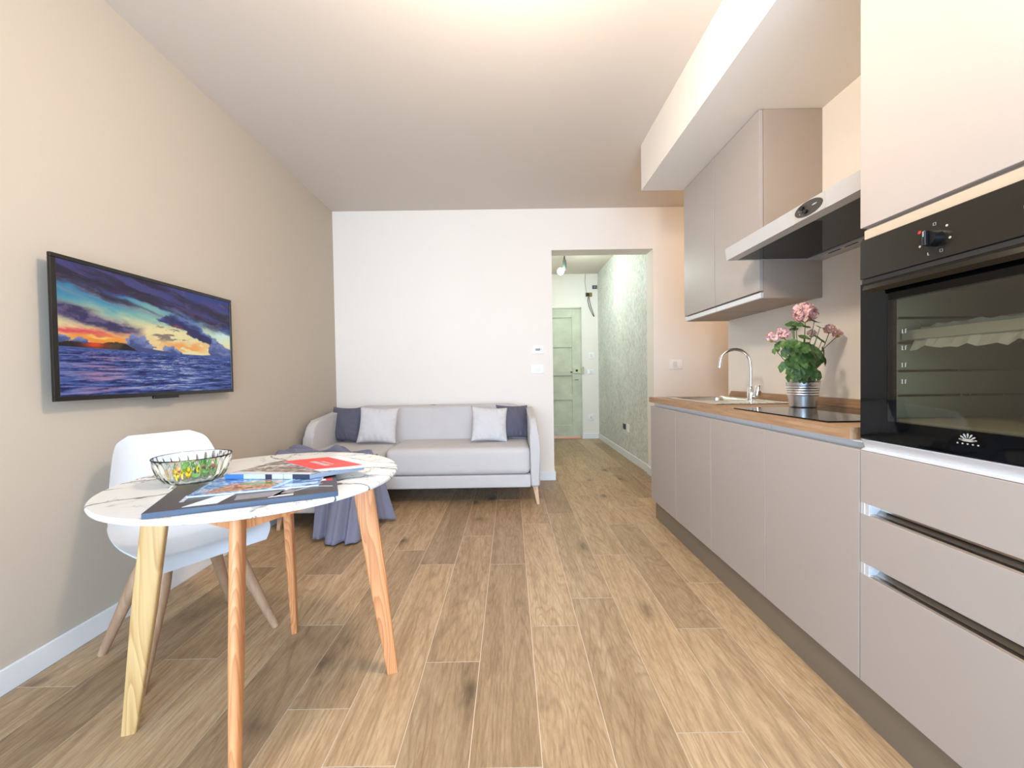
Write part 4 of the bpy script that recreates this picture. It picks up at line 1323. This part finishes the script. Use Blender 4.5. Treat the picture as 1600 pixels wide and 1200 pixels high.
c2 = [(-.838, 1.047), (-.553, 1.150), (-.590, 1.262), (-.890, 1.290)]
c2 = [(-.838, 1.047), (-.545, 1.145), (-.600, 1.330), (-.895, 1.236)]
z2 = ZT + .0145
t = thing('magazine', 'thin magazine with a blue and wooden interior cover on the dark catalogue', 'magazine', (-.72, 1.19, z2))
b = B(); slab(b, c2, z2, z2 + .004); obj('pages', b, M_paper, t)
zz2 = z2 + .0042
cm = cover_photo('blue cover photo', [(.35, lin(58, 92, 150)), (.55, lin(120, 156, 204)), (.7, lin(196, 210, 228))])
b = B(); slab(b, c2, z2 + .0038, z2 + .0044); obj('cover', b, cm, t)
zz2 += .0002
b = B(); patch(b, c2, zz2, [(.10, .06), (.60, .06), (.66, .50), (.42, .62), (.22, .50)]); obj('cover_print', b, cover_photo('wood brown print', [(.35, lin(104, 72, 54)), (.5, lin(172, 124, 90)), (.68, lin(206, 170, 140))], 45), t)
b = B(); patch(b, c2, zz2 + .0003, [(.30, .40), (.62, .30), (.60, .40), (.34, .52)]); obj('cover_print', b, simple('leaf green print', lin(96, 128, 70), .25), t)
b = B(); patch(b, c2, zz2 + .0003, [(.62, .08), (.66, .08), (.80, .66), (.76, .66)]); patch(b, c2, zz2, [(.70, .06), (.98, .10), (.98, .2), (.72, .18)]); obj('cover_print', b, simple('pale blue print', lin(170, 196, 224), .25), t)
b = B()
for i in range(4): patch(b, c2, zz2 + .0003, R4(.03 + i * .028, .046 + i * .028, .18, .27))
patch(b, c2, zz2 + .0003, R4(.03, .13, .13, .14)); obj('cover_lettering', b, M_print, t)

c3 = [(-.862, 1.224), (-.599, 1.206), (-.500, 1.310), (-.826, 1.420)]
c3 = [(-.862, 1.224), (-.599, 1.206), (-.478, 1.318), (-.800, 1.425)]
z3 = z2 + .0052
t = thing('catalogue', 'thick glossy catalogue with pictures along its spine, lying under the red leaflet', 'book', (-.69, 1.30, z3))
b = B(); slab(b, c3, z3, z3 + .013); obj('pages', b, simple('grey page block', lin(132, 144, 160), .6), t)
b = B(); slab(b, c3, z3 + .0125, z3 + .0138); obj('cover', b, cover_photo('brown grey cover photo', [(.35, lin(70, 62, 62)), (.5, lin(124, 110, 104)), (.68, lin(190, 180, 176))], 38), t)
zz3 = z3 + .0140
b = B(); patch(b, c3, zz3, [(.02, .02), (.98, .03), (.97, .16), (.03, .18)]); patch(b, c3, zz3, [(.30, .72), (.95, .80), (.95, .86), (.25, .80)]); obj('cover_print', b, simple('pale cover print', lin(196, 204, 214), .25), t)
b = B()
for i in range(5): patch(b, c3, zz3, [(.06 + i * .05, .42 + .06 * i), (.09 + i * .05, .42 + .06 * i), (.11 + i * .05, .60 + .06 * i), (.08 + i * .05, .60 + .06 * i)])
obj('cover_lettering', b, M_print, t)
b = B()
def spine(u0, u1, mat, nm):
    bm = B()
    a = uvpt(c3, u0, 0); c = uvpt(c3, u1, 0); n = Vector((-.018, -.263)).normalized()
    n = Vector(((c - a).y, -(c - a).x)).normalized()
    p = [a + n * .0009, c + n * .0009, c - n * .0006, a - n * .0006]
    slab(bm, [(x.x, x.y) for x in p], z3 + .0003, z3 + .0137); return obj(nm, bm, mat, t)
sm = {'b': simple('spine blue', lin(70, 122, 186), .25), 'p': simple('spine pale', lin(196, 222, 224), .25), 'd': simple('spine dark', lin(52, 58, 72), .25), 'r': M_redp}
for u0, u1, k in ((0, .22, 'b'), (.225, .48, 'p'), (.48, .56, 'd'), (.56, .69, 'p'), (.70, .80, 'p'), (.80, 1.0, 'd')): spine(u0, u1, sm[k], 'spine_print')
b = B()
t = thing('leaflet', 'red leaflet with white lettering on top of the magazine pile', 'leaflet', (-.59, 1.37, z3 + .015))
c4 = [(-.590, 1.236), (-.425, 1.288), (-.626, 1.474), (-.785, 1.398)]
c4 = [(-.585, 1.239), (-.418, 1.300), (-.626, 1.474), (-.782, 1.396)]
z4 = z3 + .0146
def sheet(bm, c, z, u0=0, u1=1, v0=0, v1=1, th=.0012, off=0):
    N = 8
    g = []
    for i in range(N + 1):
        row = []
        for j in range(N + 1):
            u = u0 + (u1 - u0) * i / N; v = v0 + (v1 - v0) * j / N
            p = uvpt(c, u, v)
            zz = z + off + .006 * max(0, u - .5) ** 2 * 4 * max(0, 1 - v)
            row.append((bm.verts.new((p.x, p.y, zz)), bm.verts.new((p.x, p.y, zz + th))))
        g.append(row)
    for i in range(N):
        for j in range(N):
            bm.faces.new([g[i][j][1], g[i + 1][j][1], g[i + 1][j + 1][1], g[i][j + 1][1]]); bm.faces.new([g[i][j][0], g[i][j + 1][0], g[i + 1][j + 1][0], g[i + 1][j][0]])
    for i in range(N):
        for j in (0, N): bm.faces.new([g[i][j][0], g[i + 1][j][0], g[i + 1][j][1], g[i][j][1]]); bm.faces.new([g[j][i][0], g[j][i + 1][0], g[j][i + 1][1], g[j][i][1]])
b = B(); sheet(b, c4, z4); obj('page', b, M_paper, t)
b = B(); sheet(b, c4, z4, 0, .80, .14, 1, .0005, .0012); cv = obj('red_cover', b, simple('coral red print', lin(226, 66, 66), .35), t)
b = B()
for i in range(8): patch(b, c4, z4 + .0019, R4(.30, .40, .34 + i * .052, .37 + i * .052), .0005)
for i in range(6): patch(b, c4, z4 + .0019, R4(.46, .50, .40 + i * .05, .435 + i * .05), .0005)
obj('lettering', b, M_print, cv)

# small white pen lying by the bowl
b = B(); 
tube(b, [(-.992, 1.178, ZT + .004), (-1.005, 1.205, ZT + .005)], [.0012, .003], 10)
obj('wrapper_twist', b, M_white, label='tiny white and red twist of wrapper on the marble beside the glass bowl', cat='wrapper', smooth=True)

# glass bowl
BX, BY, BZ = -1.008, 1.291, ZT
t = thing('glass_bowl', 'ribbed clear pressed glass bowl on the marble table', 'bowl', (BX, BY, BZ))
b = B()
def wob(a, z):
    k = min(1, max(0, (z - BZ - .008) / .02)) * min(1, max(0, (BZ + .076 - z) / .012))
    return 1 + .075 * k * (abs(math.sin(a * 13)) - .5)
pr_ = [(.02, BZ + .001), (.068, BZ + .001), (.080, BZ + .008), (.090, BZ + .022), (.097, BZ + .042), (.102, BZ + .060), (.1065, BZ + .076), (.1085, BZ + .080), (.1070, BZ + .0815), (.1045, BZ + .079), (.098, BZ + .060), (.0925, BZ + .042), (.084, BZ + .024), (.072, BZ + .012), (.060, BZ + .0075), (.02, BZ + .0065)]
r_ = []
for k in range(2): pass
pr_ = [(a_ * .955, z_) for a_, z_ in pr_]
rings = lathe(b, pr_[:7], BX, BY, 156, wob)
ri2 = lathe(b, pr_[7:], BX, BY, 156)
n = 156
for k in range(n): b.faces.new([rings[-1][k], rings[-1][(k + 1) % n], ri2[0][(k + 1) % n], ri2[0][k]])
b.faces.new(rings[0][::-1]); b.faces.new(ri2[-1])
obj('bowl', b, M_glass, t, smooth=True, auto=False)
cols = {'yellow': lin(236, 210, 20), 'green': lin(96, 160, 70), 'orange': lin(206, 130, 50), 'pink': lin(200, 90, 120)}
mats = {k: simple(k + ' candy wrapper', v, .25) for k, v in cols.items()}
protos = {}
rd = random.Random(3)
spots = []
for i in range(9): spots.append((-.045 + .02 * (i % 3) + rd.uniform(-.004, .004), -.035 + .018 * (i // 3), .018 + (.014 if i % 4 == 0 else 0), 'yellow' if i % 3 else 'orange'))
for i in range(12): spots.append((.028 * math.cos(i * .8) * (1 + .5 * (i % 2)) + .022, .028 * math.sin(i * .8) * (1 + .5 * (i % 2)) + .012, .018 + .013 * (i % 3), 'green'))
spots += [(.028, .05, .034, 'pink'), (.05, .03, .036, 'pink'), (.00, -.045, .020, 'yellow'), (-.06, .0, .024, 'green'), (-.05, .03, .026, 'green')]
for x, y, z, col in spots:
    if col not in protos:
        b = B(); ball(b, (0, 0, 0), .0095, 12, (1.25, .85, .8))
        me_ = obj('wrapped_candy', b, mats[col], smooth=True, world=False)
        b = B()
        for s in (-1, 1):
            tube(b, [(s * .010, 0, 0), (s * .014, 0, 0), (s * .019, 0, .001)], [.003, .002, .007], 8)
        tw = obj('wrapper_ends', b, mats[col], me_, world=False)
        protos[col] = me_; o = me_
    else:
        o = copy_tree(protos[col])
    o.location = (BX + x, BY + y, BZ + z); o.rotation_euler = (rd.uniform(-.4, .4), rd.uniform(-.4, .4), rd.uniform(0, 6))
    o['label'] = 'wrapped %s candy in the glass bowl' % col; o['category'] = 'candy'; o['group'] = '%s candies in the glass bowl' % col

# ------------------------------------------------------------------ sofa
t = thing('sofa', 'light grey fabric corner sofa with chaise and wooden feet against the back wall', 'sofa', (-.75, 3.7, 0))
SXL, SXR, SF = -1.715, .235, 3.345
ARM = .078
b = B()      # base frame
rbox(b, ((-1.045 + SXR - ARM) / 2, (SF + 4.08) / 2, .198), (SXR - ARM + 1.045, 4.08 - SF, .105), .012, 4); obj('base_frame', b, M_sofa, t, smooth=True)
b = B(); rbox(b, ((SXL + -1.05) / 2, (2.82 + 4.08) / 2, .185), (-1.05 - SXL, 4.08 - 2.82, .11), .02, 4); obj('chaise_base', b, M_sofa, t, smooth=True)
b = B(); rbox(b, ((-1.04 + SXR - ARM) / 2, (SF - .006 + 3.92) / 2, .365), (SXR - ARM + 1.038, 3.92 - SF + .006, .222), .045, 10, (0, .012, .035)); obj('seat_cushion', b, M_sofa, t, smooth=True)
b = B(); rbox(b, ((SXL + .01 - 1.045) / 2, (2.815 + 3.92) / 2, .355), (-1.045 - SXL - .01, 3.92 - 2.815, .235), .05, 10, (0, .008, .03)); obj('chaise_cushion', b, M_sofa, t, smooth=True)
# backrest as two joined pads with a centre seam
def backpad(x0, x1, rl, rr):
    bm = B()
    def fn(p, u, v, w):
        # lean back and round the outer top corner
        z = p.z
        lean = (z + .18) * .16
        top = 0
        return Vector((p.x, p.y + lean, p.z))
    # outline in x-z with rounded outer top corner
    z0, z1 = .30, .795
    pts = [(x0, z0), (x1, z0)]
    if rr:
        pts += [(x1 - rr + rr * math.cos(a), z1 - rr * .62 + rr * .62 * math.sin(a)) for a in [PI / 2 * i / 10 for i in range(11)]]
    else: pts.append((x1, z1))
    if rl:
        pts += [(x0 + rl - rl * math.sin(a), z1 - rl * .62 + rl * .62 * math.cos(a)) for a in [PI / 2 * i / 10 for i in range(11)]]
    else: pts.append((x0, z1))
    prism(bm, pts, 1, 3.86, 4.08, .04, 6)
    for v in bm.verts:
        if v.co.y < 3.95: v.co.y += (v.co.z - .45) * .20
        v.co.y = min(v.co.y, 4.095)
    return bm
xm = -.755
obj('backrest', backpad(-1.60, xm + .028, .20, 0), M_sofa, t, smooth=True)
obj('backrest', backpad(xm - .028, .155, 0, .20), M_sofa, t, smooth=True)
def arm(x0, x1, outer):
    bm = B()
    prof = [(SF + .02, .145), (SF + .004, .16), (SF, .45)]
    R = .12
    prof += [(SF + R - R * math.cos(a), .58 + .135 * math.sin(a)) for a in [PI / 2 * i / 8 for i in range(9)]]
    prof += [(3.62, .728), (3.80, .745), (3.98, .765), (4.06, .76), (4.09, .70), (4.09, .145)]
    prism(bm, prof, 0, x0, x1, .024, 5)
    for v in bm.verts:        # the top leans inwards a little on the outside
        k = max(0, (v.co.z - .42) / .33) ** 2
        w_ = (v.co.x - x0) / (x1 - x0)
        if outer < 0: w_ = 1 - w_
        v.co.x += (-1 if outer > 0 else 1) * (.007 + .016 * w_) * k
    return obj('armrest', bm, M_sofa, t, smooth=True)
arm(SXR - ARM, SXR, SXR)
arm(SXL, SXL + ARM + .01, SXL)
def foot(x, y, dx, dy, h=.15):
    bm = B()
    a, c = .021, .0115
    hi = [bm.verts.new((x + s * a, y + q * a, h)) for s, q in ((-1, -1), (1, -1), (1, 1), (-1, 1))]
    lo = [bm.verts.new((x + dx + s * c, y + dy + q * c, 0)) for s, q in ((-1, -1), (1, -1), (1, 1), (-1, 1))]
    bm.faces.new(hi); bm.faces.new(lo[::-1])
    for i in range(4): bm.faces.new([hi[i], lo[i], lo[(i + 1) % 4], hi[(i + 1) % 4]])
    bmesh.ops.bevel(bm, geom=[e for e in bm.edges if abs(e.verts[0].co.z - e.verts[1].co.z) > .1], offset=.003, segments=2, affect='EDGES')
    obj('leg', bm, M_sofaleg, t)
foot(.195, SF + .04, .022, -.012); foot(.195, 4.03, .022, .02); foot(-1.66, 4.03, -.02, .02); foot(-1.64, 2.90, -.02, -.02, .14); foot(-1.12, 2.90, .02, -.02, .14)
b = B(); ball(b, (-.145, 3.935, .783), .007, 10, (1.2, .6, 1)); obj('tag', b, M_dark, t, smooth=True, label='tiny dark tag on top of the backrest')

# cushions
def cushion(name_label, loc, rot, s, thick, mat, seed, group):
    rd = np.random.RandomState(seed)
    n = 36
    bm = B()
    g = {}
    ph = rd.rand(8) * 6
    for side in (1, -1):
        for i in range(n + 1):
            for j in range(n + 1):
                edge = i in (0, n) or j in (0, n)
                if side == -1 and edge: g[(side, i, j)] = g[(1, i, j)]; continue
                u, v = 2 * i / n - 1, 2 * j / n - 1
                x = s / 2 * u * (1 - .085 * (1 - v * v)); z = s / 2 * v * (1 - .085 * (1 - u * u))
                e = max(0, (1 - u ** 2) * (1 - v ** 2))
                d = thick / 2 * e ** .42
                # pull folds running in from the edges
                ed = max(abs(u), abs(v))
                w = math.exp(-((ed - .82) / .16) ** 2)
                f = .0048 * w * (math.sin(u * 21 + ph[0] + 3 * v) * (abs(v) > abs(u)) + math.sin(v * 19 + ph[1] + 2 * u) * (abs(u) >= abs(v)))
                f += .004 * math.sin(3.1 * u + ph[2]) * math.sin(3.7 * v + ph[3]) * e + .003 * math.sin(7 * (u + .6 * v) + ph[4]) * e
                g[(side, i, j)] = bm.verts.new((x, side * (d + f * min(1, e * 6)), z + s / 2))
    for side in (1, -1):
        for i in range(n):
            for j in range(n):
                bm.faces.new([g[(side, i, j)], g[(side, i + 1, j)], g[(side, i + 1, j + 1)], g[(side, i, j + 1)]])
    o = obj('cushion', bm, mat, label=name_label, cat='cushion', group=group, smooth=True, world=False, auto=False)
    o.location = loc; o.rotation_euler = rot; o.scale = (.93, 1, .90)
    return o
SZ = .483
cushion('dark slate cushion leaning on the left armrest', (-1.56, 3.77, SZ), (math.radians(-16), 0, math.radians(-18)), .365, .13, M_cushd, 1, 'sofa cushions')
cushion('pale grey cushion in front of the left dark cushion', (-1.205, 3.63, SZ), (math.radians(-20), math.radians(3), math.radians(6)), .375, .13, M_cushl, 2, 'sofa cushions')
cushion('dark slate cushion leaning on the right armrest', (.04, 3.79, SZ), (math.radians(-18), math.radians(3), math.radians(26)), .36, .13, M_cushd, 3, 'sofa cushions')
cushion('pale grey cushion in front of the right dark cushion', (-.195, 3.62, SZ), (math.radians(-20), math.radians(4), math.radians(10)), .36, .13, M_cushl, 4, 'sofa cushions')

# throw: lies across the end of the chaise and hangs over its front corner
t = thing('throw_blanket', 'slate blue throw draped over the chaise and hanging to the floor', 'blanket', (-1.2, 2.85, .49))
def sm(x, a, c):
    q = min(1, max(0, (x - a) / (c - a))); return q * q * (3 - 2 * q)
b = B()
N, K = 90, 26
zt = .495
# path of the hang line along the chaise rim, and the hem on the floor
rim = [(-1.335, 2.812), (-1.25, 2.808), (-1.15, 2.806), (-1.075, 2.812), (-1.038, 2.85), (-1.030, 2.93), (-1.028, 3.02), (-1.028, 3.08)]
hem = [(-1.30, 2.66, .03), (-1.245, 2.64, .012), (-1.15, 2.60, .012), (-1.065, 2.585, .006), (-.995, 2.66, .006), (-.955, 2.80, .02), (-.945, 2.94, .035), (-.915, 3.05, .012)]
def interp(A, q):
    x = q * (len(A) - 1); i = min(int(x), len(A) - 2); f = x - i; f = f * f * (3 - 2 * f) * .4 + f * .6
    return [a * (1 - f) + c * f for a, c in zip(A[i], A[i + 1])]
g = []
for i in range(N + 1):
    q = i / N
    r_ = interp(rim, q); h = interp(hem, q)
    fold = math.sin(q * 2 * PI * 4.3 + .7) + .45 * math.sin(q * 2 * PI * 9.1 + 2)
    row = []
    dx, dy = h[0] - r_[0], h[1] - r_[1]
    L_ = math.hypot(dx, dy)
    nx_, ny_ = (dx / L_, dy / L_)
    for j in range(K + 1):
        s = j / K
        z = zt * (1 - s) + h[2] * s
        out = s ** 1.25
        amp = (.004 + .030 * s ** .8)
        x = r_[0] + dx * out + nx_ * fold * amp + (.010 + .0) * nx_
        y = r_[1] + dy * out + ny_ * fold * amp + .010 * ny_
        if s > .93: z += .010 * (math.sin(q * 17) * .5 + .5)
        row.append(b.verts.new((x, y, z)))
    g.append(row)
for i in range(N):
    for j in range(K): b.faces.new([g[i][j], g[i + 1][j], g[i + 1][j + 1], g[i][j + 1]])
hang = obj('hanging_part', b, M_throw, t, smooth=True, auto=False)
md = hang.modifiers.new('thickness', 'SOLIDIFY'); md.thickness = .006; md.offset = 0
# crumpled part on top
b = B()
NX_, NY_ = 80, 40
g = []
for i in range(NX_ + 1):
    row = []
    for j in range(NY_ + 1):
        u, v = i / NX_, j / NY_
        x = -1.715 + .715 * u
        yc = 2.98 + .06 * math.sin(u * 5)
        wd_ = .20 - .03 * math.sin(u * 7)
        y = yc + wd_ * (v - .5) * 1.7 * (1 - .3 * u) - .02 * u
        y = max(y, 2.79)
        e = (1 - (2 * v - 1) ** 4) * min(1, u / .06) * min(1, (1 - u) / .03 + .2)
        z = .488 + e * (.018 + .030 * abs(math.sin(v * 13 + u * 7 + 1.2 * math.sin(u * 9))) + .014 * math.sin(u * 16 + v * 7) + .030 * math.exp(-((u - .12) / .12) ** 2) + .03 * math.exp(-((u - .62) / .12) ** 2 - ((v - .7) / .3) ** 2))
        row.append(b.verts.new((x, y, z)))
    g.append(row)
for i in range(NX_):
    for j in range(NY_): b.faces.new([g[i][j], g[i + 1][j], g[i + 1][j + 1], g[i][j + 1]])
top = obj('crumpled_part', b, M_throw, t, smooth=True, auto=False)
md = top.modifiers.new('thickness', 'SOLIDIFY'); md.thickness = .006; md.offset = 0
